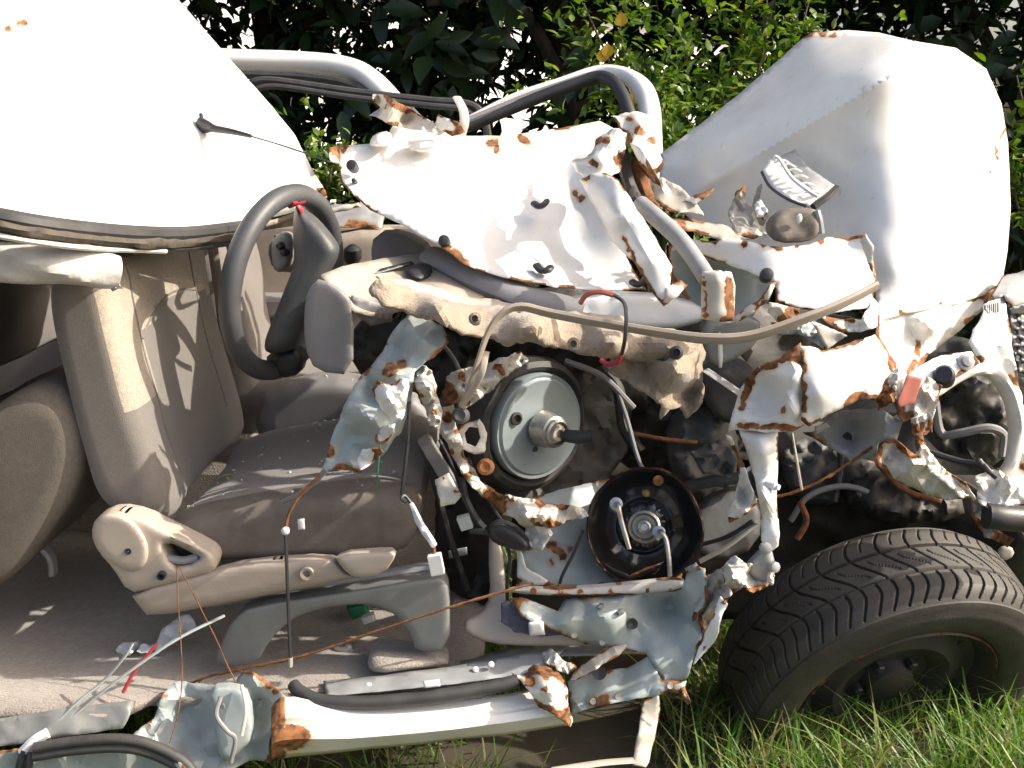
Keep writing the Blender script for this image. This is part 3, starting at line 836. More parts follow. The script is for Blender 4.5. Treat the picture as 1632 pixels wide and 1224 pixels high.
# ---------------------------------------------------------------- steering wheel
stw = empty('steering_wheel', P(455, 452, 1.90), None, None, car)
sn, sa, sb = frame_of((.90, -.37, -.15)); scn = P(455, 452, 1.90); SR = .165
ring = [scn + sa * math.cos(t) * SR + sb * math.sin(t) * SR for t in np.linspace(0, 2 * math.pi, 49)]
V = []; F = []
for i in range(64):
    t = 2 * math.pi * i / 64; c = sa * math.cos(t) + sb * math.sin(t)
    for k in range(12):
        p = 2 * math.pi * k / 12
        V.append(scn + c * (SR + .019 * math.cos(p)) + sn * (.019 * math.sin(p)))
for i in range(64):
    for k in range(12):
        a = i * 12 + k; b = i * 12 + (k + 1) % 12; c = ((i + 1) % 64) * 12
        F.append((a, b, c + (k + 1) % 12, c + k))
link('rim', V, F, M['wheelp'], stw)
def on_wheel(a, b, h): return scn + sa * a + sb * b + sn * h
pillow('hub', [(470, 322, 1.885), (484, 335, 1.885), (505, 350, 1.88), (536, 388, 1.87), (540, 405, 1.87), (522, 440, 1.87), (500, 490, 1.87), (482, 530, 1.87), (474, 556, 1.87), (430, 566, 1.85), (418, 552, 1.85), (436, 505, 1.86), (458, 450, 1.87), (470, 420, 1.875), (466, 370, 1.885)], M['wheelp'], stw, front=.03, back=.05, rnd=22, res=6, chaikin=2)
pillow('lower_shroud', [(425, 562, 1.90), (470, 550, 1.90), (488, 570, 1.90), (480, 596, 1.9), (448, 604, 1.9), (425, 590, 1.9)], M['black'], stw, front=.03, back=.06, rnd=18, res=6)
pillow('switch_pod', [(432, 378, 1.93), (452, 368, 1.93), (468, 376, 1.93), (466, 420, 1.93), (448, 436, 1.93), (434, 428, 1.93)], M['greyp'], stw, front=.02, back=.05, rnd=12, res=6)
for x, y in ((446, 392), (452, 402)): lathe('switch_knob', P(x, y, 1.905), (-.2, -.95, .1), [(.008, -.02), (.008, 0), (.005, .006), (0, .007)], M['black'], stw, 14)
sweep('stalk', [(476, 392, 1.90), (500, 410, 1.95), (520, 420, 2.0)], .006, M['black'], stw)
# red tape tied to the rim
tp = scn + (P(475, 330, 1.88) - scn).normalized() * SR
sweep('red_tape', [(470, 322, 1.868), (478, 330, 1.862), (482, 345, 1.872), (475, 362, 1.875)], .006, M['redp'], stw, flat=.4)
sweep('red_tape', [(462, 330, 1.87), (472, 326, 1.862), (486, 322, 1.87)], .0055, M['redp'], stw, flat=.5)
# instrument pod behind the wheel
pillow('instrument_binnacle', [(425, 395, 2.3), (440, 378, 2.3), (470, 372, 2.3), (495, 380, 2.3), (500, 420, 2.3), (478, 436, 2.3), (435, 432, 2.3)], M['greyp'], car, front=.02, back=.05, rnd=9, res=7)
lathe('gauge', P(474, 398, 2.27), (-.35, -.9, .2), [(.026, -.02), (.026, .004), (.022, .006), (.020, -.012), (0, -.012)], M['black'], car, 28)

# ---------------------------------------------------------------- dashboard
pillow('dash_end', [(484, 500, 1.74), (490, 462, 1.74), (512, 440, 1.74), (555, 470, 1.735), (563, 495, 1.735), (563, 598, 1.735), (503, 592, 1.74), (486, 555, 1.74)], M['greyp'], car, front=.008, back=.012, rnd=9, res=7)
sheet('dash_top', [(512, 438, 1.745), (545, 424, 1.80), (610, 412, 1.92), (700, 400, 2.05), (745, 420, 2.02), (790, 460, 1.9), (760, 480, 1.82), (700, 470, 1.78), (625, 500, 1.75), (622, 512, 1.76), (566, 498, 1.73)],
      M['tanp'], car, inner=[(600, 450, 1.83), (660, 440, 1.90)], crumple=.006, jag=.8, rustw=0, thick=.004)
sheet('dash_face', [(560, 470, 1.745), (625, 490, 1.765), (625, 512, 1.77), (590, 520, 1.765), (563, 498, 1.74)], M['greyp'], car, crumple=.003, jag=.5, rustw=0, thick=.004)
sheet('dash_vent', [(590, 432, 1.86), (655, 416, 1.93), (660, 419, 1.925), (596, 437, 1.85)], M['black'], car, crumple=0, jag=0, rustw=0, thick=.004)
pillow('dash_cavity', [(640, 425, 1.90), (685, 418, 1.93), (690, 440, 1.9), (665, 448, 1.86)], M['black'], car, front=.012, back=.03, rnd=10, res=7)
pillow('centre_dash', [(500, 380, 2.45), (600, 362, 2.45), (640, 380, 2.45), (640, 470, 2.4), (600, 560, 2.4), (520, 560, 2.4)], M['tanp'], car, front=.04, back=.2, rnd=20)
pillow('dash_panel', [(590, 410, 2.15), (596, 372, 2.2), (640, 370, 2.2), (690, 400, 2.15), (680, 430, 2.1), (600, 425, 2.12)], M['greyp'], car, front=.02, back=.15, rnd=14)
sheet('windscreen_ledge', [(505, 348, 2.5), (520, 328, 2.55), (575, 322, 2.55), (612, 345, 2.5), (608, 362, 2.45), (540, 362, 2.45)], M['greym'], car, crumple=.02, rustw=14)
sheet('rusty_ledge_edge', [(512, 335, 2.42), (572, 322, 2.42), (576, 330, 2.41), (518, 342, 2.41)], M['dirtyw'], car, rustw=30, crumple=.01)
pillow('dash_dark_body', [(565, 500, 1.95), (640, 505, 1.95), (760, 540, 1.95), (720, 640, 1.98), (640, 620, 1.98), (560, 600, 1.95)], M['grease'], car, front=.03, back=.2, rnd=25, crumple=.03, cs=.03)
# ---- torn felt and edge of the dash, running to the right
sheet('torn_felt', [(588, 462, 1.66), (610, 440, 1.68), (625, 448, 1.68), (660, 462, 1.70), (740, 482, 1.72), (800, 490, 1.72), (900, 503, 1.72), (1000, 515, 1.70), (1085, 528, 1.68), (1118, 545, 1.68), (1122, 575, 1.68), (1060, 582, 1.66), (1000, 575, 1.64),
      (940, 565, 1.62), (860, 550, 1.62), (800, 545, 1.62), (740, 528, 1.62), (680, 510, 1.63), (640, 495, 1.64), (612, 482, 1.64)],
      M['felt'], car, inner=[(850, 525, 1.58), (700, 493, 1.60), (980, 548, 1.59), (1070, 556, 1.61)], crumple=.012, cs=.03, jag=6, rustw=0, thick=.006, label='torn strip of tan felt')
sheet('felt_flap', [(972, 568, 1.63), (1050, 575, 1.64), (1120, 560, 1.67), (1121, 600, 1.68), (1117, 640, 1.66), (1098, 665, 1.66), (1088, 650, 1.65), (1070, 655, 1.63), (1052, 670, 1.63), (1055, 645, 1.63), (1020, 620, 1.64), (975, 595, 1.65)],
      M['felt'], car, inner=[(1085, 600, 1.60), (1030, 598, 1.66), (1100, 630, 1.70)], crumple=.02, cs=.03, jag=5, rustw=0, thick=.006, label='hanging flap of tan felt')
for x, y, q in ((757, 508, .010), (914, 548, .010), (1078, 562, .011)):
    lathe('felt_button', P(x, y, 1.575 if x < 1000 else 1.60), (-.1, -1, .3), [(q, -.01), (q, .002), (q * .55, .004), (q * .5, -.006), (0, -.006)], M['felt' if x < 1000 else 'black'], car, 16)
sheet('dash_skin_edge', [(600, 440, 1.70), (660, 448, 1.74), (740, 470, 1.77), (860, 492, 1.77), (1000, 505, 1.75), (1000, 515, 1.735), (860, 503, 1.745), (740, 486, 1.74), (650, 466, 1.72)], M['tanp2'], car, crumple=.006, jag=4, rustw=0, thick=.004)
sweep('cowl_duct', [(690, 412, 2.0), (760, 445, 1.9), (840, 478, 1.86), (930, 500, 1.84)], .035, M['greyp'], car, seg=12, flat=.7)
sweep('cowl_bracket', [(828, 452, 1.9), (835, 480, 1.88), (832, 500, 1.86)], .010, M['tanp'], car, flat=.4)

# ---------------------------------------------------------------- roof
RE = [(-160, 312, 1.50), (-20, 333, 1.50), (60, 347, 1.53), (140, 357, 1.60), (220, 363, 1.70), (300, 363, 1.84), (385, 353, 2.0), (440, 345, 2.06), (500, 330, 2.1)]
roof = sheet('roof_panel', [(-900, 180, 1.5), (-900, -250, 2.3), (-160, -140, 2.25), (200, -120, 2.75), (285, 0, 2.62), (330, 52, 2.55), (380, 110, 2.46), (430, 165, 2.36), (470, 215, 2.28), (500, 275, 2.18), (520, 305, 2.13), (522, 320, 2.12)] + RE[::-1], M['roofw'], car,
      inner=[(100, 120, 1.86), (200, 200, 1.85), (320, 200, 2.05), (60, 260, 1.63), (200, 290, 1.74), (330, 310, 1.93), (-80, 100, 1.8)], crumple=.004, cs=.006, res=12, jag=.6, rustw=0, spots=[(515, 308, 14), (10, 42, 8), (25, 37, 8), (40, 33, 7), (500, 322, 8)],
      soft=45, lip=-.01, lipw=18, label='peeled white roof panel with rust nick')
def edge(dy, dY, end=7): return [(x, y + dy, Y + dY) for x, y, Y in RE[:end]]
sweep('roof_rib', edge(9, -.03), .013, M['rubber'], car, seg=8, label='dark dirty drip rail')
sweep('drip_rail', edge(22, -.034), .0105, M['gutter'], car, seg=8, wob=.5)
sweep('roof_seal', edge(32, -.028), .006, M['rubber'], car)
sweep('roof_flange', [(-160, 352, 1.47), (-20, 373, 1.465), (60, 386, 1.495), (140, 395, 1.565), (262, 400, 1.74)], .007, M['dirtyw'], car, flat=.7)
sweep('roof_flange', [(268, 393, 1.76), (330, 388, 1.87), (388, 376, 1.98)], .007, M['dirtyw'], car, flat=.7)
sheet('headliner', [(x, y + 12, Y + .10) for x, y, Y in RE[:8]] + [(510, 332, 2.2), (470, 360, 2.6), (330, 380, 2.75), (120, 395, 2.7), (-160, 380, 2.6)], M['tanp'], car, crumple=.01, rustw=0, jag=0, thick=.01)
sweep('rolled_lining', [(-120, 400, 1.53), (0, 417, 1.54), (80, 424, 1.56), (150, 430, 1.6), (188, 434, 1.62)], .031, make_mat('wrinkled_silver_lining', (.55, .54, .51), (.44, .42, .39), rough=.5, nscale=30, bump=.5, bscale=60), car, seg=18, wob=.3, taper=(1.1, 1, 1, .95, .8), per=10, label='roll of pale wrinkled lining')
sweep('lining_drip', [(150, 444, 1.60), (178, 452, 1.61), (186, 460, 1.61)], .008, M['tanp'], car)
for p in ([(312, 392, 2.24), (318, 420, 2.24), (325, 470, 2.26)], [(366, 380, 2.3), (374, 420, 2.3), (376, 470, 2.3)], [(338, 388, 2.3), (350, 470, 2.3), (358, 540, 2.32)]):
    sweep('belt_strap', p, .012, M['tanp'], car, flat=.25)
# aerial on the roof
ae = empty('aerial', P(320, 197, 2.05), None, None, car); ae['label'] = 'black roof aerial'
pillow('aerial_base', [(311, 196, 2.040), (316, 186, 2.035), (326, 189, 2.025), (344, 201, 2.005), (343, 210, 2.005), (326, 213, 2.030), (314, 210, 2.040)], M['black'], ae, front=.012, back=.02, rnd=8, res=5)
sweep('aerial_fin', [(320, 182, 2.040), (322, 192, 2.030)], .004, M['black'], ae)
sweep('aerial_stem', [(340, 205, 2.000), (370, 210, 1.975), (400, 217, 1.955)], .0062, M['black'], ae, taper=(1.2, .9, .6))
sweep('aerial_rod', [(396, 216, 1.955), (450, 232, 1.925), (524, 257, 1.885)], .0015, M['black'], ae, seg=6)

# ---------------------------------------------------------------- far window frames
sweep('far_door_frame', [(250, 90, 3.0), (370, 96, 3.0), (480, 100, 3.0), (550, 108, 2.98), (592, 128, 2.95), (640, 178, 2.9), (700, 240, 2.85), (730, 270, 2.8)], .036, W, car, seg=14, per=8, flat=.85, label='white curved far door frame')
sweep('door_seal', [(395, 140, 2.92), (405, 131, 2.92), (440, 129, 2.92), (560, 146, 2.9), (680, 160, 2.88), (745, 166, 2.86), (770, 185, 2.85), (778, 220, 2.85)], .011, M['rubber'], car)
sweep('door_seal', [(398, 146, 2.9), (440, 138, 2.9), (560, 155, 2.88), (680, 168, 2.86), (740, 175, 2.85), (764, 198, 2.85)], .008, M['rubber'], car)
sweep('door_seal', [(380, 118, 2.96), (480, 122, 2.96), (550, 132, 2.94), (588, 150, 2.92), (622, 182, 2.9)], .013, M['rubber'], car, label='dark seal under the white frame')  # black tube drawn as the shaded underside of the frame
sweep('windscreen_frame', [(735, 198, 2.62), (820, 156, 2.64), (890, 133, 2.65), (950, 114, 2.66), (985, 116, 2.64), (1012, 130, 2.6), (1030, 155, 2.56), (1037, 190, 2.5), (1042, 250, 2.42), (1050, 300, 2.35)], .024, W, car, seg=12, per=8, taper=(.45, .5, .55, .6, .8, 1.1, 1.1, .9, .8), label='white bent windscreen frame')
sweep('windscreen_rubber', [(742, 202, 2.58), (850, 158, 2.60), (940, 126, 2.61), (970, 126, 2.59), (988, 145, 2.55), (1002, 178, 2.5), (1008, 215, 2.45)], .016, M['black'], car, seg=10, label='black windscreen rubber')
sweep('windscreen_rubber', [(745, 192, 2.57), (850, 150, 2.60), (935, 121, 2.61)], .008, M['greyp'], car)
sheet('torn_flap', [(594, 150, 2.3), (612, 152, 2.28), (645, 168, 2.25), (680, 188, 2.22), (716, 206, 2.2), (700, 216, 2.2), (655, 205, 2.22), (628, 200, 2.24), (588, 183, 2.27), (606, 171, 2.31), (594, 162, 2.32)], DW, car, inner=[(640, 186, 2.28), (620, 176, 2.22)], crumple=.02, cs=.04, rustw=10, res=6)
sheet('torn_flap', [(690, 200, 2.2), (698, 183, 2.2), (730, 195, 2.18), (742, 210, 2.18), (720, 218, 2.19)], W, car, crumple=.02, cs=.04, rustw=5, res=6)
sweep('bent_strap', [(728, 155, 2.3), (738, 175, 2.24), (740, 195, 2.22), (735, 214, 2.22)], .010, M['dirtyw'], car, flat=.3)

# ---------------------------------------------------------------- white bulkhead panel
bh = sheet('bulkhead_panel', [(538, 232, 2.200), (560, 230, 2.220), (612, 227, 2.260), (626, 201, 2.310), (660, 199, 2.330), (706, 207, 2.360), (740, 216, 2.350), (800, 216, 2.350), (880, 206, 2.350), (955, 193, 2.350), (985, 208, 2.300), (990, 240, 2.220), (968, 280, 2.120), (955, 320, 2.090), (985, 385, 2.020), (1010, 430, 1.960), (1030, 462, 1.920),
      (960, 463, 1.900), (880, 456, 1.860), (830, 448, 1.850), (760, 430, 1.850), (738, 420, 1.855), (705, 393, 1.890), (640, 358, 1.960), (590, 334, 2.040), (560, 308, 2.090), (541, 285, 2.140)],
      W, car, inner=[(640, 235, 2.250), (800, 240, 2.250), (900, 250, 2.250), (700, 300, 2.090), (640, 300, 2.110), (860, 330, 2.090), (800, 380, 1.980), (920, 400, 2.040), (900, 290, 2.190), (800, 330, 2.060)],
      crumple=.005, cs=.007, jag=1.5, rustw=2.5, spots=[(785, 228, 11), (792, 238, 9), (828, 222, 8), (840, 226, 8), (918, 308, 10), (725, 405, 14), (742, 420, 12), (712, 396, 10), (548, 238, 10), (930, 315, 8)],
      label='white bulkhead panel with rubber plugs')
sheet('bulkhead_corner', [(526, 236, 2.160), (538, 232, 2.200), (543, 250, 2.180), (540, 262, 2.170), (528, 258, 2.140)], DW, car, crumple=.008, rustw=10, res=5)
pillow('bulkhead_boss', [(645, 228, 2.220), (665, 218, 2.240), (700, 220, 2.240), (712, 230, 2.230), (690, 242, 2.210), (660, 243, 2.210)], W, car, front=.025, back=.02, rnd=12, res=6)
pillow('bulkhead_box', [(588, 228, 2.220), (596, 213, 2.240), (622, 207, 2.250), (625, 233, 2.220), (592, 234, 2.220)], W, car, front=.03, back=.02, rnd=9, res=6)
def plug(x, y, Y, s=1.0, n=(-.1, -.9, .35)):
    lathe('rubber_plug', P(x, y, Y), n, [(.010 * s, -.02), (.0115 * s, .002), (.010 * s, .008), (.004 * s, .010), (0, .010)], M['black'], car, 16)
plug(561, 264, 2.130); plug(565, 289, 2.120, .45); plug(708, 384, 1.890, .95); plug(1222, 438, 1.70, 1.0)
def clip(x, y, Y, L, a):
    c = P(x, y, Y); dx = Vector((math.cos(a), 0, math.sin(a)))
    pts = [c - dx * L, c - dx * L * .3 + Vector((0, -.014, -.004)), c + dx * L * .5 + Vector((0, -.016, 0)), c + dx * L + Vector((0, -.002, .006))]
    sweep('rubber_clip', pts, .0085, M['black'], car, world=True, flat=.7)
clip(861, 325, 2.045, .012, -.1); clip(866, 427, 1.895, .014, -.35); clip(1004, 353, 1.830, .012, -.2); clip(1018, 448, 1.900, .012, .1)
plug(1003, 350, 1.815, .9)
# folded strip in front of it
sheet('folded_strip', [(922, 286, 1.93), (940, 278, 1.9), (965, 274, 1.87), (985, 286, 1.83), (1010, 325, 1.76), (1045, 380, 1.69), (1071, 425, 1.64), (1068, 455, 1.62), (1058, 489, 1.60), (1042, 468, 1.62), (1008, 415, 1.68), (975, 385, 1.76), (950, 335, 1.85)],
      W, car, inner=[(985, 340, 1.74), (1030, 410, 1.645), (960, 300, 1.84)], crumple=.008, cs=.015, jag=1.5, rustw=3, spots=rl(992, 378, 1028, 448, 5, 14) + [(1050, 484, 8), (935, 283, 10)], res=7)
sheet('strip_tip', [(1060, 460, 1.60), (1085, 446, 1.62), (1098, 455, 1.62), (1078, 472, 1.60), (1058, 488, 1.595)], DW, car, crumple=.006, rustw=9, res=6)
sheet('torn_knot', [(912, 258, 1.99), (935, 250, 1.97), (950, 222, 2.0), (975, 205, 2.02), (1000, 212, 2.0), (998, 240, 1.96), (988, 272, 1.92), (968, 284, 1.88), (930, 283, 1.92)], W, car, inner=[(960, 255, 1.9), (980, 225, 1.96)], crumple=.03, cs=.03, rustw=13, res=6, jag=5, spots=[(965, 225, 8), (945, 262, 9), (985, 255, 8)])
sheet('torn_knot', [(973, 182, 2.16), (1000, 178, 2.14), (1035, 182, 2.12), (1050, 208, 2.1), (1056, 270, 2.04), (1044, 282, 2.02), (1020, 260, 2.0), (1000, 222, 2.04), (982, 204, 2.1)], W, car, inner=[(1020, 200, 2.06), (1040, 240, 2.02), (1015, 235, 1.98)], crumple=.03, cs=.03, rustw=8, res=6, jag=5, spots=[(1020, 208, 12), (1005, 190, 7), (1040, 225, 8)])
sheet('torn_knot', [(1004, 228, 1.95), (1020, 235, 1.94), (1050, 285, 1.92), (1055, 300, 1.92), (1040, 290, 1.93), (1020, 262, 1.94)], W, car, crumple=.012, cs=.03, rustw=3, res=6)
for p in ([(992, 250, 2.02), (1005, 300, 2.0), (1020, 335, 1.95)], [(1012, 260, 2.04), (1030, 310, 2.0), (1040, 340, 1.95)], [(985, 210, 2.08), (992, 260, 2.05), (1012, 320, 2.0)]):
    sweep('rusty_pillar_core', p, .014, M['rusty' if p[0][0] > 1000 else 'grease'], car, wob=.5)
sheet('scrap', [(1040, 286, 1.98), (1055, 282, 1.97), (1085, 298, 1.95), (1115, 330, 1.9), (1122, 342, 1.88), (1095, 340, 1.88), (1060, 335, 1.9), (1045, 320, 1.94)], M['beige_metal'], car, inner=[(1075, 315, 1.93)], crumple=.012, cs=.03, rustw=7, res=6)
sheet('scrap', [(1090, 318, 1.92), (1110, 310, 1.92), (1138, 300, 1.93), (1128, 312, 1.9), (1108, 326, 1.89)], W, car, crumple=.008, rustw=9, res=5)
sheet('scrap', [(1050, 345, 1.88), (1100, 348, 1.9), (1160, 360, 1.88), (1195, 382, 1.82), (1150, 380, 1.80), (1090, 366, 1.82), (1062, 356, 1.84)], M['beige_metal'], car, crumple=.01, rustw=5, res=7)
sheet('scrap', [(1162, 352, 1.9), (1166, 325, 1.92), (1175, 305, 1.93), (1188, 296, 1.93), (1186, 318, 1.92), (1200, 340, 1.9), (1222, 372, 1.85), (1200, 380, 1.83), (1172, 372, 1.85)], M['beige_metal'], car, crumple=.02, cs=.04, rustw=5, res=6, jag=4)
sheet('scrap', [(1192, 350, 1.92), (1206, 300, 1.95), (1214, 292, 1.95), (1212, 318, 1.94), (1226, 345, 1.9), (1216, 360, 1.89)], M['beige_metal'], car, crumple=.015, cs=.04, rustw=7, res=6, jag=3)
sheet('scrap', [(1202, 325, 1.88), (1214, 318, 1.88), (1224, 335, 1.87), (1218, 352, 1.86), (1204, 346, 1.87)], W, car, crumple=.015, cs=.05, rustw=7, res=5, jag=3)
sweep('hinge_tube', [(1020, 325, 1.86), (1050, 350, 1.81), (1080, 378, 1.77), (1105, 410, 1.73), (1128, 445, 1.69)], .0155, GM, car, seg=12, rust=.3)
pillow('rusty_bracket', [(1120, 434, 1.63), (1145, 431, 1.62), (1166, 434, 1.63), (1172, 455, 1.63), (1170, 511, 1.63), (1145, 514, 1.62), (1118, 508, 1.63), (1119, 465, 1.63)], M['dirtyw'], car, front=.016, back=.02, rnd=26, chaikin=0, res=6, rustw=9, spots=rl(1160, 445, 1164, 505, 8, 10) + rl(1122, 445, 1124, 500, 4, 8), label='rusty curved bracket')
pillow('inner_beam', [(835, 497, 1.86), (900, 478, 1.86), (965, 466, 1.85), (1060, 470, 1.83), (1122, 488, 1.8), (1130, 510, 1.78), (1060, 528, 1.8), (940, 520, 1.83)], W, car, front=.022, back=.05, rnd=10, res=8, crumple=.004)
sheet('wing_liner', [(1065, 385, 1.86), (1130, 395, 1.84), (1190, 425, 1.8), (1238, 448, 1.75), (1222, 482, 1.73), (1172, 512, 1.74), (1110, 500, 1.82), (1070, 440, 1.88)], PR, car, crumple=.02, cs=.015, rustw=4, inner=[(1150, 450, 1.88)])
sheet('liner_edge', [(1168, 505, 1.70), (1205, 480, 1.69), (1228, 452, 1.69), (1238, 448, 1.70), (1226, 476, 1.68), (1198, 500, 1.68), (1172, 516, 1.69)], DW, car, crumple=.006, rustw=6, res=6)
pillow('white_box', [(1126, 522, 1.74), (1150, 512, 1.72), (1210, 502, 1.72), (1213, 545, 1.73), (1150, 586, 1.73), (1128, 575, 1.74)], GM, car, front=.015, back=.10, rnd=7, res=8)
pillow('box_side', [(1144, 525, 1.715), (1150, 515, 1.715), (1153, 585, 1.715), (1145, 588, 1.715)], W, car, front=.004, back=.02, rnd=4, res=5)

# ---------------------------------------------------------------- bonnet
def bonnet_fold(pv):
    # sharp crease from the top corner down to the hinge side, the strip beyond it folds back
    ax, ay, bx, by = 1050., 268., 1455., 66.
    L = math.hypot(bx - ax, by - ay); dist = ((pv[:, 0] - ax) * (by - ay) - (pv[:, 1] - ay) * (bx - ax)) / L
    a1 = .0013 * (dist + np.sqrt(dist ** 2 + 120.)) - .0013 * 5
    # second, softer crease under it and a press line
    cx, cy, ex, ey = 1100., 330., 1440., 130.
    L2 = math.hypot(ex - cx, ey - cy); d2 = ((pv[:, 0] - cx) * (ey - cy) - (pv[:, 1] - cy) * (ex - cx)) / L2
    a2 = -.012 * np.exp(-np.abs(d2 - 18) / 14)
    return a1 + a2
bon = sheet('bonnet', [(1052, 246, 2.225), (1120, 195, 2.174), (1180, 148, 2.131), (1240, 96, 2.095), (1278, 62, 2.066), (1292, 52, 2.059), (1350, 48, 2.05), (1400, 52, 2.03), (1450, 64, 2.03), (1525, 77, 2.13), (1572, 110, 2.20), (1596, 165, 2.21), (1607, 230, 2.18), (1611, 330, 2.1), (1606, 400, 2.02), (1597, 448, 1.96),
      (1570, 470, 1.90), (1520, 486, 1.82), (1440, 500, 1.755), (1398, 512, 1.735), (1394, 450, 1.80), (1330, 410, 1.91), (1230, 400, 2.030), (1130, 378, 2.138), (1085, 335, 2.182), (1050, 292, 2.218)],
      W, car, inner=[(1380, 230, 1.955), (1440, 130, 1.98), (1330, 300, 1.985), (1280, 330, 2.016), (1200, 280, 2.088), (1290, 240, 2.023), (1480, 350, 1.87), (1420, 420, 1.80), (1520, 250, 2.0), (1500, 150, 2.08), (1400, 320, 1.90)],
      crumple=.006, cs=.008, res=8, jag=.5, rustw=0, spots=rl(1282, 56, 1330, 54, 6, 8) + rl(1602, 205, 1585, 250, 4, 6) + [(1575, 275, 4), (1440, 495, 7), (1500, 484, 6)], soft=26, sharp=30, extra=bonnet_fold, label='upturned white bonnet with long crease')
sheet('cowl_grille', [(1213, 272, 1.950), (1226, 254, 1.970), (1240, 250, 1.970), (1262, 280, 1.930), (1290, 300, 1.900), (1302, 316, 1.880), (1290, 330, 1.870), (1255, 318, 1.880), (1230, 300, 1.910)], W, car, crumple=.003, jag=.5, rustw=0, thick=.004, res=7)
sheet('cowl_grille_plate', [(1240, 250, 1.980), (1268, 238, 1.990), (1290, 268, 1.960), (1332, 296, 1.930), (1300, 322, 1.900), (1288, 302, 1.915), (1262, 282, 1.950)], GM, car, crumple=.003, jag=.5, rustw=0, thick=.004, res=7)
for k in range(6):
    t = k / 5; x = 1240 + 48 * t; y = 257 + 48 * t - 6 * math.sin(t * 3.14)
    sweep('grille_bar', [(x - 6, y + 2, 1.935 - .05 * t), (x + 8, y - 2 + 2 * t, 1.93 - .05 * t), (x + 18, y + 3, 1.935 - .05 * t)], .0035, M['whitep'], car, seg=6, flat=.5)
sweep('grille_rim', [(1232, 256, 1.930), (1236, 250, 1.930), (1244, 256, 1.925), (1262, 283, 1.900), (1288, 304, 1.870), (1304, 314, 1.855)], .004, M['whitep'], car, seg=6)
sweep('grille_shadow_gap', [(1214, 274, 1.930), (1228, 298, 1.900), (1255, 317, 1.870), (1285, 329, 1.850)], .003, M['black'], car, seg=6)
sweep('grille_end', [(1296, 330, 1.855), (1318, 314, 1.870), (1333, 300, 1.900)], .007, M['black'], car, seg=6)
pillow('heater_duct', [(1226, 352, 1.790), (1250, 334, 1.800), (1285, 331, 1.800), (1304, 335, 1.800), (1310, 352, 1.790), (1306, 376, 1.780), (1285, 386, 1.780), (1240, 388, 1.780), (1224, 372, 1.790)], M['vinyl'], car, front=.022, back=.04, rnd=9, res=7, crumple=.006)
pillow('duct_hole', [(1269, 342, 1.764), (1278, 340, 1.764), (1279, 352, 1.764), (1270, 358, 1.764)], M['whitep'], car, front=.003, back=.004, rnd=4, res=4)
sweep('duct_lip', [(1302, 336, 1.780), (1306, 352, 1.775), (1309, 372, 1.775)], .006, GM, car)
sheet('front_cowl', [(1068, 378, 1.84), (1130, 384, 1.8), (1180, 382, 1.78), (1205, 388, 1.77), (1255, 394, 1.76), (1290, 390, 1.77), (1320, 378, 1.78), (1350, 380, 1.78), (1378, 372, 1.77), (1386, 385, 1.76), (1394, 410, 1.75), (1395, 445, 1.745), (1388, 490, 1.71), (1330, 498, 1.69), (1235, 482, 1.68), (1238, 450, 1.71), (1190, 432, 1.76), (1130, 412, 1.8), (1095, 400, 1.82)],
      W, car, inner=[(1300, 440, 1.72), (1295, 420, 1.74), (1200, 405, 1.765), (1360, 440, 1.735)], crumple=.006, cs=.01, res=8, jag=2, rustw=3, spots=[(1185, 386, 8), (1215, 392, 8), (1240, 395, 8), (1270, 394, 7), (1310, 382, 6), (1140, 388, 4)], label='white cowl panel with rusty upper edge')
sheet('cowl_tear', [(1370, 385, 1.72), (1380, 370, 1.715), (1392, 392, 1.71), (1394, 440, 1.70), (1386, 430, 1.705), (1378, 405, 1.715)], DW, car, crumple=.012, rustw=6, res=5)
sweep('trim_strip', [(775, 560, 1.58), (765, 600, 1.57), (735, 648, 1.6)], .0055, M['tanp2'], car, flat=.5)
sweep('trim_strip', [(736, 648, 1.6), (757, 590, 1.575), (778, 530, 1.565), (800, 500, 1.565), (830, 489, 1.57), (880, 500, 1.575), (960, 515, 1.57), (1050, 530, 1.56), (1130, 540, 1.55), (1200, 535, 1.55), (1290, 505, 1.555), (1350, 480, 1.57), (1398, 455, 1.59)],
      .0095, M['tanp'], car, flat=.55, per=10, taper=(.5, .6, .75, .9, 1, 1, 1.15, 1.15, 1.1, 1), label='long curved grey trim strip')
# rusty pieces below the cowl
sheet('torn_scrap', [(1225, 480, 1.66), (1275, 492, 1.66), (1275, 515, 1.65), (1240, 512, 1.65), (1222, 498, 1.66)], DW, car, crumple=.015, cs=.04, rustw=14, res=6)
sheet('torn_scrap', [(1310, 505, 1.66), (1372, 510, 1.66), (1390, 475, 1.68), (1400, 485, 1.68), (1398, 520, 1.66), (1370, 530, 1.65), (1335, 528, 1.65)], W, car, crumple=.02, cs=.03, rustw=7, res=6)
sheet('torn_scrap', [(1228, 515, 1.66), (1290, 512, 1.65), (1345, 530, 1.64), (1330, 545, 1.63), (1312, 558, 1.63), (1295, 545, 1.64), (1270, 530, 1.65), (1240, 535, 1.66)], PR, car, crumple=.02, cs=.04, rustw=10, res=6)
sheet('torn_scrap', [(1290, 512, 1.63), (1350, 535, 1.62), (1318, 558, 1.615), (1306, 535, 1.62)], M['beige_metal'], car, crumple=.01, rustw=11, res=5, jag=3)
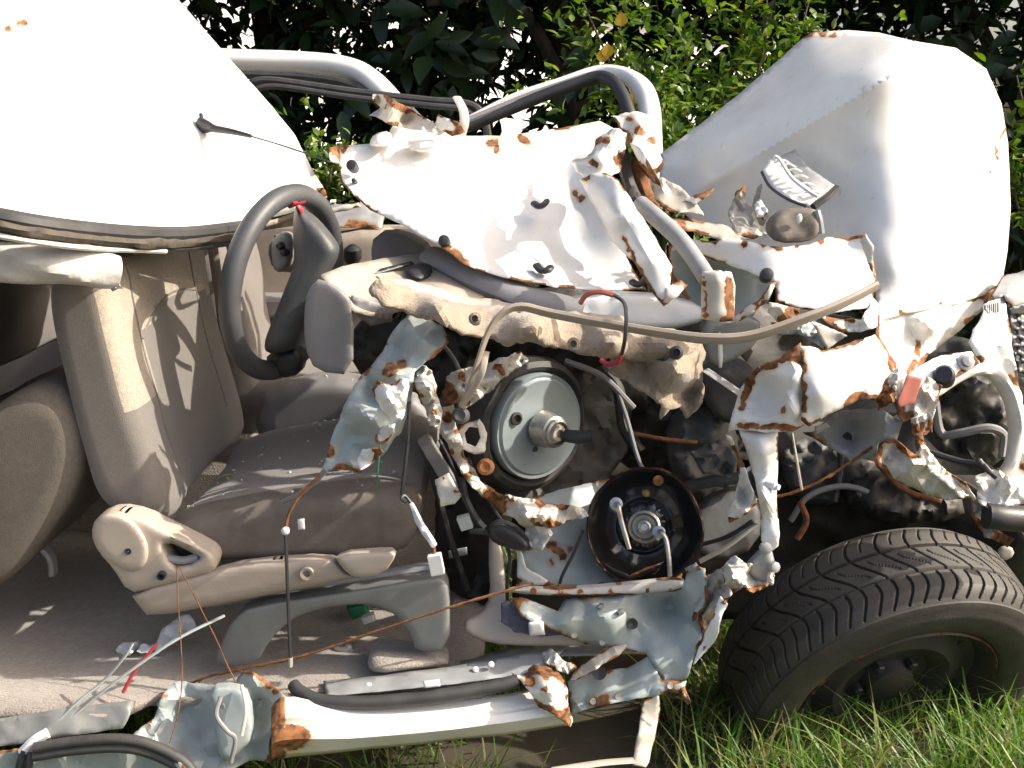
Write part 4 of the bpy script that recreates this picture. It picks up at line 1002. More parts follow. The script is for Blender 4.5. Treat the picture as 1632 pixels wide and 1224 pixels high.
# ---------------------------------------------------------------- front wing remains
sheet('wing_end', [(1186, 610, 1.62), (1205, 585, 1.61), (1240, 572, 1.6), (1262, 556, 1.6), (1276, 545, 1.6), (1280, 575, 1.58), (1278, 640, 1.565), (1288, 672, 1.56), (1262, 688, 1.56), (1215, 688, 1.57), (1170, 684, 1.6), (1160, 688, 1.61), (1168, 650, 1.62)],
      W, car, inner=[(1225, 620, 1.62), (1235, 650, 1.60), (1255, 600, 1.57), (1258, 650, 1.555)], crumple=.012, cs=.02, rustw=15, res=7, jag=3, spots=rl(1262, 560, 1200, 595, 9, 10) + rl(1200, 595, 1180, 650, 8, 8) + rl(1180, 680, 1280, 682, 7, 12) + [(1250, 655, 7)], label='white wing end with deep rust edge')
sheet('wing_panel', [(1272, 548, 1.585), (1290, 552, 1.58), (1310, 560, 1.585), (1330, 555, 1.6), (1360, 545, 1.63), (1395, 532, 1.66), (1415, 560, 1.65), (1425, 590, 1.62), (1418, 620, 1.59), (1400, 640, 1.58), (1370, 636, 1.57), (1330, 655, 1.555), (1290, 680, 1.55), (1275, 668, 1.55), (1280, 620, 1.56)],
      W, car, inner=[(1340, 600, 1.57), (1300, 620, 1.545)], crumple=.008, cs=.012, rustw=8, res=8, jag=3, spots=rl(1276, 560, 1280, 668, 7, 14) + rl(1300, 672, 1400, 632, 6, 12) + rl(1418, 580, 1422, 630, 6, 8))
sheet('wing_panel', [(1395, 532, 1.68), (1400, 500, 1.74), (1470, 488, 1.78), (1560, 470, 1.9), (1596, 455, 2.02), (1560, 500, 1.86), (1520, 535, 1.8), (1480, 565, 1.74), (1462, 600, 1.68), (1440, 630, 1.62), (1425, 640, 1.60), (1425, 590, 1.63), (1412, 558, 1.66)],
      W, car, inner=[(1455, 540, 1.76), (1480, 520, 1.74), (1430, 560, 1.7)], crumple=.012, cs=.018, rustw=6, res=8, jag=2, spots=rl(1464, 545, 1440, 620, 6, 10) + rl(1410, 497, 1530, 478, 4, 14))
sheet('wing_tear', [(1415, 600, 1.585), (1432, 580, 1.58), (1430, 612, 1.57), (1426, 640, 1.57), (1400, 655, 1.57), (1395, 635, 1.575)], DW, car, crumple=.02, cs=.05, rustw=12, res=5, jag=4)
pillow('warning_sticker', [(1446, 597, 1.575), (1470, 603, 1.58), (1458, 642, 1.575), (1432, 650, 1.565), (1430, 640, 1.565)], M['redlabel'], car, front=.002, back=.003, rnd=3, res=6, chaikin=0, label='faded red sticker')
sheet('sticker_plate', [(1430, 660, 1.59), (1436, 610, 1.60), (1460, 585, 1.62), (1500, 565, 1.65), (1548, 560, 1.68), (1562, 578, 1.67), (1530, 600, 1.64), (1490, 625, 1.61), (1465, 660, 1.59), (1440, 672, 1.58)], W, car, crumple=.008, rustw=7, res=7, jag=2, spots=[(1500, 610, 12), (1490, 620, 10)])
lathe('bolt', P(1539, 577, 1.65), (0, -.9, .4), [(.014, -.004), (.014, .002), (.009, .003), (.009, .012), (0, .013)], M['chrome'], car, 12)
lathe('rubber_stop', P(1505, 600, 1.62), (-.4, -.8, .4), [(.016, -.02), (.017, .012), (.013, .018), (0, .018)], M['black'], car, 16)
sheet('side_rib', [(1455, 640, 1.58), (1478, 600, 1.6), (1500, 615, 1.6), (1490, 655, 1.585), (1478, 690, 1.58), (1462, 695, 1.58)], DW, car, crumple=.02, cs=.04, rustw=8, res=6, jag=3)
# headlamp surround
sweep('lamp_surround', [(1430, 668, 1.62), (1470, 640, 1.64), (1510, 612, 1.66), (1548, 592, 1.68), (1580, 592, 1.7), (1606, 625, 1.7), (1620, 680, 1.69), (1612, 735, 1.67), (1585, 775, 1.65), (1570, 800, 1.64)], .0145, DW, car, seg=12, flat=.8, per=8, wob=.25, taper=(.6, .7, .7, .9, 1.1, 1.1, 1, 1, 1.1), rust=.35)
sheet('front_panel', [(1545, 545, 1.72), (1575, 480, 1.78), (1600, 470, 1.8), (1612, 545, 1.74), (1622, 600, 1.71), (1645, 700, 1.7), (1645, 800, 1.66), (1600, 810, 1.64), (1575, 800, 1.65), (1590, 760, 1.66), (1615, 720, 1.68), (1615, 660, 1.7), (1595, 610, 1.71), (1565, 590, 1.71)],
      W, car, crumple=.014, cs=.02, rustw=5, res=8, jag=3, spots=[(1610, 605, 10), (1560, 575, 8), (1630, 745, 9)])
sheet('upper_support', [(1575, 480, 1.8), (1598, 440, 1.9), (1640, 430, 1.95), (1645, 520, 1.85), (1620, 505, 1.84), (1600, 470, 1.8)], GM, car, crumple=.015, cs=.03, rustw=4, res=7)
pillow('barcode_label', [(1567, 485, 1.775), (1594, 478, 1.78), (1594, 500, 1.775), (1568, 505, 1.77)], M['whitep'], car, front=.002, back=.003, rnd=2, res=6, chaikin=0)
for k in range(7):
    x = 1570 + k * 3.4; sweep('label_bar', [(x, 487 - k * .8, 1.767), (x, 501 - k * .6, 1.764)], .0007 if k % 2 else .0011, M['black'], car, seg=4, flat=.5)
perf_holes = []
for j in range(7):
    for i in range(2): perf_holes.append([(1618 + i * 13 + 4 * math.cos(a) + (j % 2) * 5, 505 + j * 13 + 4 * math.sin(a)) for a in np.linspace(0, 2 * math.pi, 8, endpoint=False)])
sheet('perforated_plate', [(1606, 490, 1.82), (1645, 480, 1.84), (1645, 600, 1.8), (1622, 592, 1.8), (1612, 550, 1.81)], M['black'], car, crumple=.003, jag=0, rustw=0, res=6, holes=perf_holes, thick=.003)
sheet('pale_backing', [(1606, 485, 1.9), (1650, 475, 1.9), (1650, 605, 1.88), (1618, 600, 1.88)], GM, car, crumple=.01, rustw=0)
pillow('lamp_cavity', [(1480, 700, 1.86), (1490, 620, 1.86), (1540, 590, 1.86), (1600, 600, 1.86), (1620, 680, 1.86), (1600, 740, 1.86), (1530, 750, 1.86)], M['grease'], car, front=.03, back=.1, rnd=30, crumple=.03, cs=.03)
sweep('lamp_hose', [(1490, 640, 1.78), (1500, 690, 1.77), (1530, 690, 1.75), (1575, 682, 1.74), (1600, 695, 1.74), (1598, 730, 1.72)], .008, M['greyp'], car)
sweep('lamp_hose', [(1480, 720, 1.74), (1530, 735, 1.72), (1570, 742, 1.70), (1590, 765, 1.68), (1592, 800, 1.67)], .006, M['black'], car)
sheet('lower_arm', [(1400, 705, 1.60), (1425, 700, 1.6), (1455, 722, 1.58), (1500, 745, 1.57), (1540, 770, 1.57), (1555, 795, 1.58), (1510, 798, 1.58), (1470, 785, 1.58), (1430, 765, 1.59), (1395, 738, 1.6)], DW, car, inner=[(1450, 750, 1.55), (1430, 720, 1.62)], crumple=.03, cs=.025, rustw=5, res=7, jag=3)
sheet('lower_arm', [(1290, 690, 1.66), (1340, 655, 1.64), (1400, 650, 1.62), (1440, 672, 1.6), (1430, 700, 1.6), (1400, 705, 1.6), (1395, 735, 1.61), (1340, 725, 1.64), (1300, 700, 1.66)], GM, car, inner=[(1360, 690, 1.67)], crumple=.02, cs=.02, rustw=5, res=8, jag=2)
sheet('rust_blade', [(1452, 668, 1.575), (1478, 660, 1.58), (1470, 705, 1.565), (1500, 740, 1.56), (1545, 790, 1.56), (1535, 795, 1.56), (1480, 750, 1.56), (1460, 715, 1.565)], DW, car, crumple=.012, cs=.04, rustw=13, res=6, jag=3)
sheet('fin', [(1480, 655, 1.57), (1488, 670, 1.57), (1486, 690, 1.57), (1478, 680, 1.57)], GM, car, crumple=.005, rustw=3, res=5)
sheet('lower_corner', [(1555, 760, 1.63), (1590, 745, 1.63), (1620, 770, 1.62), (1640, 800, 1.62), (1585, 815, 1.61), (1560, 800, 1.61)], W, car, crumple=.02, cs=.04, rustw=6, res=6)
sheet('lower_corner', [(1548, 790, 1.62), (1575, 800, 1.62), (1580, 840, 1.62), (1615, 858, 1.62), (1605, 872, 1.62), (1570, 855, 1.62), (1552, 825, 1.62)], GM, car, crumple=.02, cs=.04, rustw=5, res=6)
sweep('bumper_end', [(1572, 822, 1.60), (1600, 825, 1.6), (1680, 830, 1.62)], .022, M['black'], car, seg=12)
pillow('bumper_patch', [(1590, 875, 1.66), (1612, 870, 1.66), (1618, 885, 1.66), (1598, 896, 1.66)], M['beige_metal'], car, front=.004, back=.01, rnd=4, res=5)

# ---------------------------------------------------------------- hanging strut
sheet('hanging_strut', [(1178, 686, 1.60), (1205, 688, 1.585), (1240, 686, 1.585), (1240, 740, 1.57), (1238, 800, 1.56), (1242, 850, 1.55), (1240, 870, 1.55), (1228, 880, 1.55), (1214, 862, 1.555), (1212, 810, 1.56), (1202, 760, 1.575), (1190, 720, 1.59)], W, car, inner=[(1208, 720, 1.565), (1225, 800, 1.535)], crumple=.006, cs=.02, rustw=1.5, res=6, jag=1, thick=.003, label='white steel strut hanging down')
sheet('strut_tear', [(1156, 692, 1.61), (1166, 700, 1.60), (1184, 740, 1.585), (1200, 790, 1.575), (1206, 802, 1.575), (1195, 816, 1.58), (1175, 828, 1.59), (1162, 832, 1.59), (1158, 815, 1.6), (1172, 795, 1.6), (1178, 762, 1.6), (1174, 725, 1.605)], W, car, inner=[(1185, 790, 1.61)], crumple=.010, cs=.03, rustw=4, res=6, jag=2, spots=[(1165, 828, 6), (1205, 808, 6)])
lathe('strut_pin', P(1231, 774, 1.545), (.7, -.7, 0), [(.007, -.01), (.007, .006), (.0045, .008), (.0045, .012), (0, .012)], M['whitep'], car, 12)
pillow('strut_joint', [(1212, 878, 1.56), (1228, 868, 1.56), (1236, 900, 1.555), (1232, 935, 1.555), (1205, 925, 1.56), (1185, 905, 1.57)], GM, car, front=.012, back=.015, rnd=8, res=6)
lathe('bolt', P(1219, 873, 1.535), (0, -1, .2), [(.010, 0), (.010, .007), (.006, .009), (0, .009)], GM, car, 8)
lathe('bolt', P(1232, 903, 1.54), (.5, -1, .2), [(.009, 0), (.009, .007), (.006, .009), (0, .009)], GM, car, 8)
sheet('knuckle', [(1150, 905, 1.56), (1170, 885, 1.55), (1190, 900, 1.54), (1225, 905, 1.54), (1236, 918, 1.535), (1230, 932, 1.53), (1200, 945, 1.52), (1185, 935, 1.53), (1160, 950, 1.54), (1140, 930, 1.56)], DW, car, inner=[(1180, 918, 1.51), (1205, 922, 1.55)], crumple=.03, cs=.05, rustw=6, res=5, jag=4)
sheet('knuckle', [(1120, 925, 1.58), (1150, 905, 1.56), (1165, 945, 1.53), (1150, 985, 1.52), (1125, 1030, 1.53), (1105, 1060, 1.54), (1110, 1000, 1.56)], M['beige_metal'], car, crumple=.025, cs=.05, rustw=7, res=6, jag=4)
sheet('knuckle_face', [(1148, 950, 1.52), (1160, 962, 1.515), (1150, 985, 1.51), (1140, 1020, 1.505), (1105, 1060, 1.51), (1115, 1030, 1.52)], W, car, crumple=.006, rustw=3, res=6)

# ---------------------------------------------------------------- pillar foot and torn inner sill
sheet('pillar_foot', [(812, 952, 1.60), (830, 950, 1.6), (890, 975, 1.59), (900, 955, 1.62), (960, 945, 1.63), (1060, 945, 1.61), (1085, 940, 1.6), (1100, 900, 1.6), (1125, 905, 1.58), (1128, 960, 1.56), (1120, 1010, 1.55), (1095, 1080, 1.53), (1060, 1090, 1.53), (1030, 1040, 1.56), (1000, 1035, 1.58), (930, 1025, 1.58), (880, 1005, 1.58), (830, 982, 1.59)],
      PR, car, inner=[(960, 975, 1.575), (900, 990, 1.565), (1040, 990, 1.60), (1090, 1000, 1.57), (1000, 960, 1.60), (1065, 960, 1.63)], crumple=.017, cs=.016, rustw=4, res=7, jag=2, spots=[(822, 962, 9), (820, 975, 9), (1100, 905, 10), (960, 1025, 5), (915, 1012, 4), (885, 975, 5)], label='crumpled grey green pillar foot')
for x, y in ((958, 966), (990, 975)):
    lathe('stud', P(x, y, 1.575), (-.2, -.9, .4), [(.005, -.01), (.005, .012), (.003, .016), (0, .016)], M['chrome'], car, 10)
lathe('grommet', P(1008, 994, 1.575), (0, -.9, .3), [(.009, -.004), (.009, .003), (.006, .002), (0, 0)], M['black'], car, 14)
pillow('upper_flange', [(812, 936, 1.62), (900, 938, 1.62), (1000, 930, 1.61), (1090, 920, 1.59), (1092, 940, 1.585), (1000, 948, 1.6), (900, 950, 1.61), (815, 946, 1.62)], DW, car, front=.010, back=.015, rnd=6, res=6, spots=[(925, 944, 5), (977, 943, 5), (1031, 942, 5), (1071, 940, 5), (850, 942, 6)], rustw=2)
sheet('pillar_curl', [(1090, 905, 1.6), (1110, 895, 1.59), (1130, 925, 1.565), (1120, 970, 1.55), (1100, 1000, 1.56), (1108, 950, 1.58)], PR, car, crumple=.02, cs=.03, rustw=6, res=6)
sheet('foot_flange', [(905, 1085, 1.56), (940, 1070, 1.57), (1000, 1065, 1.56), (1035, 1045, 1.55), (1055, 1085, 1.52), (1095, 1085, 1.52), (1090, 1100, 1.51), (1050, 1108, 1.51), (1010, 1115, 1.51), (950, 1125, 1.52), (912, 1138, 1.53)], PR, car, inner=[(980, 1095, 1.54)], crumple=.008, cs=.02, rustw=4, res=7, jag=1.5, spots=[(962, 1115, 10), (945, 1118, 9), (985, 1110, 6), (1068, 1092, 8), (980, 1057, 4)])
lathe('drain_hole', P(955, 1072, 1.545), (0, -.9, .4), [(.012, -.004), (.012, .002), (.008, .001), (0, 0)], M['black'], car, 16)
sheet('flange_hook', [(1085, 1096, 1.51), (1092, 1094, 1.51), (1100, 1118, 1.5), (1096, 1124, 1.5), (1088, 1112, 1.505)], DW, car, crumple=.003, rustw=2, res=4, jag=.5)
sheet('hanging_strap', [(1022, 1118, 1.54), (1050, 1108, 1.54), (1052, 1130, 1.53), (1045, 1170, 1.5), (1034, 1215, 1.46), (1030, 1222, 1.45), (1008, 1218, 1.45), (1018, 1165, 1.49), (1022, 1135, 1.53)], M['beige_metal'], car, crumple=.006, rustw=2, res=7, jag=1, thick=.003)
sweep('bottom_strip', [(1010, 1212, 1.46), (960, 1216, 1.45), (880, 1228, 1.43)], .008, M['beige_metal'], car, flat=.4)
sheet('foot_bracket', [(905, 1085, 1.52), (925, 1060, 1.53), (970, 1030, 1.55), (1000, 1028, 1.55), (985, 1045, 1.53), (945, 1068, 1.51), (920, 1082, 1.505)], M['beige_metal'], car, crumple=.012, cs=.04, rustw=2, res=6)

# ---------------------------------------------------------------- sill
def sill_section(px, yt, yb, Y0):
    """outer sill section: rolled top, bulged face, tucked bottom"""
    out = []
    for k in range(15):
        t = k / 14
        py = yt + (yb - yt) * t
        b = .055 * math.sin(min(1, t * 1.25) * math.pi * .5) - .035 * max(0, t - .72) / .28
        if .42 < t < .5: b -= .006
        out.append(P(px, py, Y0 + .03 - b))
    return out
V = []; F = []; ru = []
stations = [(432, 1128, 1212), (438, 1118, 1210), (448, 1110, 1209), (470, 1110, 1206), (500, 1118, 1203), (560, 1126, 1197), (620, 1125, 1191), (680, 1121, 1185), (740, 1115, 1178), (800, 1106, 1172), (850, 1098, 1164), (880, 1096, 1160), (905, 1098, 1156)]
# finer stations
fs_ = []
for i in range(len(stations) - 1):
    for k in range(4):
        t = k / 4; a, b = stations[i], stations[i + 1]; fs_.append(tuple(a[j] + (b[j] - a[j]) * t for j in range(3)))
fs_.append(stations[-1])
for i, (x, a, b) in enumerate(fs_):
    sec = sill_section(x, a, b, 1.455 + .07 * (x - 440) / 460)
    for k, p in enumerate(sec):
        xx = x + (10 * noise.noise(Vector((k * .5, 3.3, i * .1))) if i == 0 else 0)
        V.append(p + Vector((0, .003 * noise.noise(p * 14), 0)))
        e = 1 - min(abs(x - 440) / 22, 1) * .55
        blob = math.hypot((x - 468) / 30, (k - 9.5) / 3.5)
        ru.append(max(0, e if x < 465 else 0, 1.05 - .45 * blob if blob < 2 else 0))
for i in range(len(fs_) - 1):
    for k in range(14):
        a = i * 15 + k; F.append((a, a + 1, a + 16, a + 15))
so_ = link('outer_sill', V, F, W, car, True, {'rust': ru}, 'long white sill with torn rusty end'); md = so_.modifiers.new('thickness', 'SOLIDIFY'); md.thickness = .002
bm = bmesh.new(); bm.from_mesh(so_.data); bmesh.ops.recalc_face_normals(bm, faces=bm.faces[:]); bm.to_mesh(so_.data); bm.free()
sheet('sill_end', [(812, 1068, 1.56), (835, 1072, 1.55), (850, 1058, 1.55), (875, 1065, 1.54), (890, 1072, 1.53), (905, 1100, 1.515), (912, 1150, 1.49), (910, 1158, 1.485), (885, 1140, 1.48), (860, 1128, 1.49), (840, 1100, 1.5), (828, 1085, 1.52)], W, car, inner=[(870, 1090, 1.485), (885, 1120, 1.475)], crumple=.010, cs=.03, rustw=9, res=6, jag=3, spots=[(845, 1085, 12), (868, 1075, 8), (868, 1098, 6), (905, 1150, 8)])
sheet('sill_scrap', [(863, 1040, 1.58), (878, 1033, 1.57), (905, 1055, 1.55), (918, 1062, 1.54), (905, 1075, 1.53), (885, 1066, 1.54), (868, 1055, 1.56)], DW, car, crumple=.02, cs=.06, rustw=11, res=5, jag=3)
sheet('sill_top', [(515, 1085, 1.57), (600, 1077, 1.57), (720, 1062, 1.58), (850, 1038, 1.60), (900, 1035, 1.6), (870, 1060, 1.56), (830, 1075, 1.55), (720, 1090, 1.535), (600, 1102, 1.52), (520, 1110, 1.52)], GM, car, crumple=.004, cs=.015, rustw=0, res=8, jag=.6)
for x, y in ((588, 1093), (758, 1067), (783, 1059)):
    lathe('rivet', P(x, y, 1.545 if x < 700 else 1.565), (0, -.6, .8), [(.005, -.003), (.005, .002), (0, .004)], M['whitep'], car, 10)
sheet('inner_sill', [(730, 1055, 1.66), (800, 1035, 1.66), (900, 1022, 1.66), (1000, 1020, 1.64), (960, 1042, 1.6), (880, 1046, 1.61), (780, 1062, 1.60)], GM, car, crumple=.006, rustw=0, res=8, jag=1)
sweep('sill_seal', [(468, 1092, 1.53), (478, 1102, 1.515), (510, 1116, 1.50), (570, 1120, 1.495), (640, 1116, 1.50), (720, 1106, 1.51), (780, 1096, 1.52), (825, 1085, 1.53)], .011, M['rubber'], car, seg=10, per=8)
pillow('white_tag', [(674, 1086, 1.505), (700, 1083, 1.51), (702, 1094, 1.508), (676, 1097, 1.503)], M['whitep'], car, front=.002, back=.003, rnd=3, res=4, chaikin=0)
# torn inner structure left of the sill
sheet('torn_inner_sill', [(245, 1145, 1.5), (262, 1105, 1.53), (280, 1085, 1.55), (300, 1088, 1.54), (340, 1092, 1.53), (375, 1088, 1.53), (385, 1070, 1.54), (402, 1068, 1.54), (425, 1085, 1.53), (455, 1110, 1.50), (440, 1140, 1.48), (430, 1180, 1.46), (428, 1215, 1.45), (400, 1212, 1.47), (380, 1222, 1.46), (330, 1235, 1.45), (220, 1240, 1.44), (190, 1200, 1.46), (215, 1165, 1.49)],
      PR, car, inner=[(330, 1130, 1.52), (360, 1150, 1.47), (400, 1140, 1.53), (300, 1170, 1.50), (345, 1120, 1.49), (420, 1120, 1.53)], crumple=.018, cs=.018, rustw=5, res=8, jag=3, spots=[(262, 1110, 5), (430, 1090, 10), (440, 1102, 8), (235, 1155, 5), (370, 1205, 5)], label='torn grey green inner sill')
pillow('inner_rib', [(330, 1095, 1.49), (372, 1092, 1.49), (398, 1108, 1.48), (405, 1180, 1.46), (385, 1195, 1.455), (365, 1215, 1.45), (350, 1210, 1.45), (340, 1150, 1.47)], PR, car, front=.012, back=.02, rnd=8, res=7)
sheet('near_sill_strip', [(-120, 1170, 1.46), (0, 1145, 1.47), (100, 1130, 1.48), (212, 1115, 1.5), (208, 1138, 1.485), (195, 1160, 1.47), (100, 1175, 1.455), (0, 1190, 1.45), (-120, 1215, 1.44)], M['footm'], car, crumple=.006, cs=.02, rustw=0, res=9, jag=1)
sheet('near_sill_lower', [(-120, 1215, 1.44), (60, 1190, 1.44), (240, 1180, 1.44), (300, 1230, 1.42), (300, 1300, 1.44), (-120, 1300, 1.44)], PR, car, crumple=.012, cs=.02, rustw=2, res=10)

# ---------------------------------------------------------------- torn hinge pillar
sheet('hinge_pillar', [(650, 502, 1.68), (680, 505, 1.68), (705, 520, 1.68), (716, 545, 1.66), (690, 570, 1.64), (660, 592, 1.62), (656, 640, 1.6), (640, 690, 1.59), (610, 725, 1.585), (575, 752, 1.58), (545, 748, 1.58), (512, 752, 1.58), (528, 700, 1.6), (548, 650, 1.62), (566, 610, 1.64), (590, 585, 1.65), (610, 560, 1.66), (628, 525, 1.68)],
      PR, car, inner=[(600, 640, 1.63), (575, 690, 1.60), (590, 660, 1.575), (640, 560, 1.67), (665, 540, 1.64), (620, 600, 1.60)], crumple=.014, cs=.022, rustw=6, res=7, jag=2.5, spots=[(622, 590, 13), (640, 580, 10), (530, 720, 7), (545, 748, 8), (600, 735, 6)], label='torn grey green hinge pillar')
sheet('paint_flap', [(592, 620, 1.575), (600, 605, 1.57), (622, 612, 1.56), (640, 600, 1.56), (652, 605, 1.56), (650, 640, 1.555), (640, 672, 1.55), (622, 668, 1.555), (608, 652, 1.56), (600, 640, 1.57)], W, car, inner=[(625, 640, 1.535)], crumple=.015, cs=.04, rustw=4, res=5, jag=3)
sheet('paint_flap', [(600, 690, 1.57), (610, 678, 1.56), (630, 675, 1.555), (628, 690, 1.555), (612, 708, 1.56), (600, 705, 1.565)], W, car, crumple=.012, cs=.05, rustw=5, res=5, jag=2)
sheet('paint_flap', [(568, 735, 1.565), (578, 718, 1.56), (605, 715, 1.555), (612, 722, 1.555), (590, 740, 1.56), (575, 748, 1.56)], W, car, crumple=.012, cs=.05, rustw=5, res=5, jag=2)
sheet('crushed_lump', [(655, 600, 1.62), (670, 580, 1.63), (690, 590, 1.62), (698, 620, 1.6), (702, 655, 1.58), (696, 680, 1.575), (684, 670, 1.58), (672, 640, 1.595), (660, 625, 1.61)], DW, car, inner=[(680, 620, 1.56)], crumple=.035, cs=.06, rustw=8, res=4.5, jag=5, spots=[(690, 660, 6), (668, 630, 5)])
sheet('crushed_lump', [(710, 600, 1.68), (730, 590, 1.67), (760, 585, 1.68), (800, 570, 1.72), (830, 560, 1.75), (842, 572, 1.74), (800, 605, 1.68), (770, 635, 1.65), (740, 650, 1.63), (715, 650, 1.64), (706, 630, 1.66)], DW, car, inner=[(745, 615, 1.61), (780, 600, 1.66)], crumple=.035, cs=.045, rustw=14, res=5, jag=5, spots=[(720, 630, 12), (735, 600, 9), (715, 650, 10), (760, 625, 6)])
sheet('bulkhead_rim', [(705, 650, 1.66), (722, 645, 1.65), (732, 690, 1.63), (742, 730, 1.62), (765, 765, 1.61), (800, 788, 1.61), (870, 800, 1.61), (930, 812, 1.62), (938, 822, 1.615), (880, 838, 1.6), (838, 838, 1.6), (800, 820, 1.6), (765, 790, 1.6), (735, 755, 1.61), (715, 715, 1.63), (703, 690, 1.65)],
      DW, car, inner=[(760, 775, 1.575), (860, 818, 1.57), (720, 700, 1.61)], crumple=.026, cs=.04, rustw=11, res=5.5, jag=4, spots=[(712, 665, 9), (745, 760, 8), (775, 790, 10), (800, 800, 8), (850, 830, 9), (720, 720, 7)], label='rusty torn rim round the brake servo')
sheet('bulkhead_rim', [(835, 835, 1.61), (870, 832, 1.605), (880, 850, 1.6), (862, 880, 1.6), (842, 870, 1.605), (838, 850, 1.61)], DW, car, crumple=.02, cs=.05, rustw=10, res=5, jag=4)
sheet('eyelet_plate', [(722, 690, 1.66), (735, 672, 1.66), (765, 668, 1.67), (775, 690, 1.67), (772, 720, 1.66), (755, 725, 1.65), (735, 712, 1.65)], DW, car, crumple=.01, cs=.04, rustw=4, res=5, holes=[[(740, 690), (748, 680), (762, 682), (766, 698), (758, 712), (744, 706)]])
lathe('screw', P(734, 662, 1.62), (-.1, -.9, .3), [(.014, -.01), (.014, .003), (.009, .006), (.003, .004), (0, .004)], M['greyengine'], car, 16)
lathe('screw', P(774, 744, 1.63), (-.1, -.9, .3), [(.014, -.01), (.014, .003), (.009, .006), (.003, .004), (0, .004)], M['rusty'], car, 16)
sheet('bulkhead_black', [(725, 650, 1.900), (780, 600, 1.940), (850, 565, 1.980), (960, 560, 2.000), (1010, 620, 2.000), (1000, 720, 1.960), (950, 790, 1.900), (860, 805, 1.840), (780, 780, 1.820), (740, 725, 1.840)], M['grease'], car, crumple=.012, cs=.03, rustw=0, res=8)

# ---------------------------------------------------------------- brake servo, two shells
bs = empty('brake_servo', P(858, 680, 1.76), None, None, car); bs['label'] = 'silver brake servo with central push rod'
n1 = Vector((.60, -.80, .02)); c1 = P(858, 680, 1.79)
lathe('plate', c1, n1, [(.094, -.05), (.098, -.02), (.098, .0), (.095, .005), (.090, .003), (.086, .008), (.055, .003), (.036, .006), (0, .006)], M['zinc'], bs, 56, rust=[0, 0, 0, 0, 0, 0, 0, 0, 0])
lathe('rubber_skirt', c1, n1, [(.125, -.05), (.126, -.03), (.120, -.008), (.110, -.002), (.100, -.012), (.099, -.05)], M['grease'], bs, 48, rough_rim=.05, seed=3)
lathe('hub', c1 + n1 * .014, n1, [(.033, 0), (.031, .02), (.029, .024), (.029, .034), (.025, .036), (.025, .042), (.021, .044), (.019, .036), (0, .036)], M['chrome'], bs, 28)
lathe('hub_core', c1 + n1 * .048, n1, [(.016, 0), (.014, .012), (.008, .013), (.006, .006), (0, .006)], M['tanp2'], bs, 18)
sweep('rod_boot', [c1 + n1 * .045 + Vector((.015, 0, -.006)), c1 + n1 * .06 + Vector((.03, 0, -.006)), c1 + n1 * .065 + Vector((.055, 0, -.004))], .012, M['black'], bs, world=True, seg=12, wob=.2)
_, a1, b1 = frame_of(n1)
def on1(px, py):
    o_ = Vector((0, 0, CAM_H)); d_ = P(px, py, 1.0) - o_
    return o_ + d_ * ((c1 + n1 * .006 - o_).dot(n1) / d_.dot(n1))
lathe('hole_collar', on1(822, 667), n1, [(.012, -.004), (.012, .004), (.008, .005), (.007, -.001), (0, -.001)], M['rim'], bs, 16)
lathe('small_hole', on1(853, 716), n1, [(.005, -.002), (.005, .002), (0, .0015)], M['black'], bs, 12)

bk = empty('servo_shell', P(1027, 838, 1.64), None, None, car); bk['label'] = 'black dented servo shell with bent studs'
n2 = Vector((-.10, -.93, .34)).normalized(); c2 = P(1027, 840, 1.66)
lathe('shell', c2, n2, [(.085, -.09), (.095, -.05), (.100, -.012), (.101, .000), (.098, .004), (.095, .001), (.090, -.012), (.080, -.034), (.066, -.046), (.050, -.050), (.046, -.046), (.042, -.030), (.034, -.024), (0, -.024)], M['gloss'], bk, 64, rough_rim=.05, seed=6, rust=[.2, .3, .45, .62, .55, .35, .15, .1, .1, .1, .1, .1, .1, .1])
lathe('neck', c2 + n2 * -.026, n2, [(.028, 0), (.028, .022), (.024, .025), (.022, .02), (.020, .006), (.012, .004), (.011, .028), (.008, .03), (.006, .02), (0, .02)], M['chrome'], bk, 28)
for (x, y), pts in (((982, 803), [(982, 803, 1.655), (985, 806, 1.61), (990, 830, 1.6), (998, 858, 1.59), (1003, 875, 1.585)]), ((1050, 848, ), [(1050, 848, 1.655), (1054, 848, 1.605), (1062, 862, 1.595), (1066, 890, 1.585), (1068, 918, 1.58)])):
    lathe('stud_washer', P(x, y, 1.638), n2, [(.011, -.006), (.011, .004), (.006, .006), (0, .006)], M['zinc'], bk, 16)
    sweep('bent_stud', pts, .0042, M['chrome'], bk, seg=8, taper=(1.3, 1, 1, .9))
lathe('yellow_mark', P(1049, 766, 1.685), n2, [(.009, -.006), (.009, .004), (.004, .005), (0, .005)], M['rusty'], bk, 16)
pillow('yellow_patch', [(1022, 783, 1.70), (1034, 780, 1.70), (1036, 792, 1.70), (1026, 792, 1.70)], M['foam'], bk, front=.003, back=.01, rnd=4, res=4)
sheet('dent_flap', [(950, 890, 1.66), (975, 905, 1.64), (1003, 918, 1.63), (1030, 905, 1.635), (1060, 895, 1.65), (1045, 915, 1.65), (1006, 930, 1.65), (970, 918, 1.655)], M['gloss'], bk, crumple=.006, rustw=3, res=6, jag=.5)

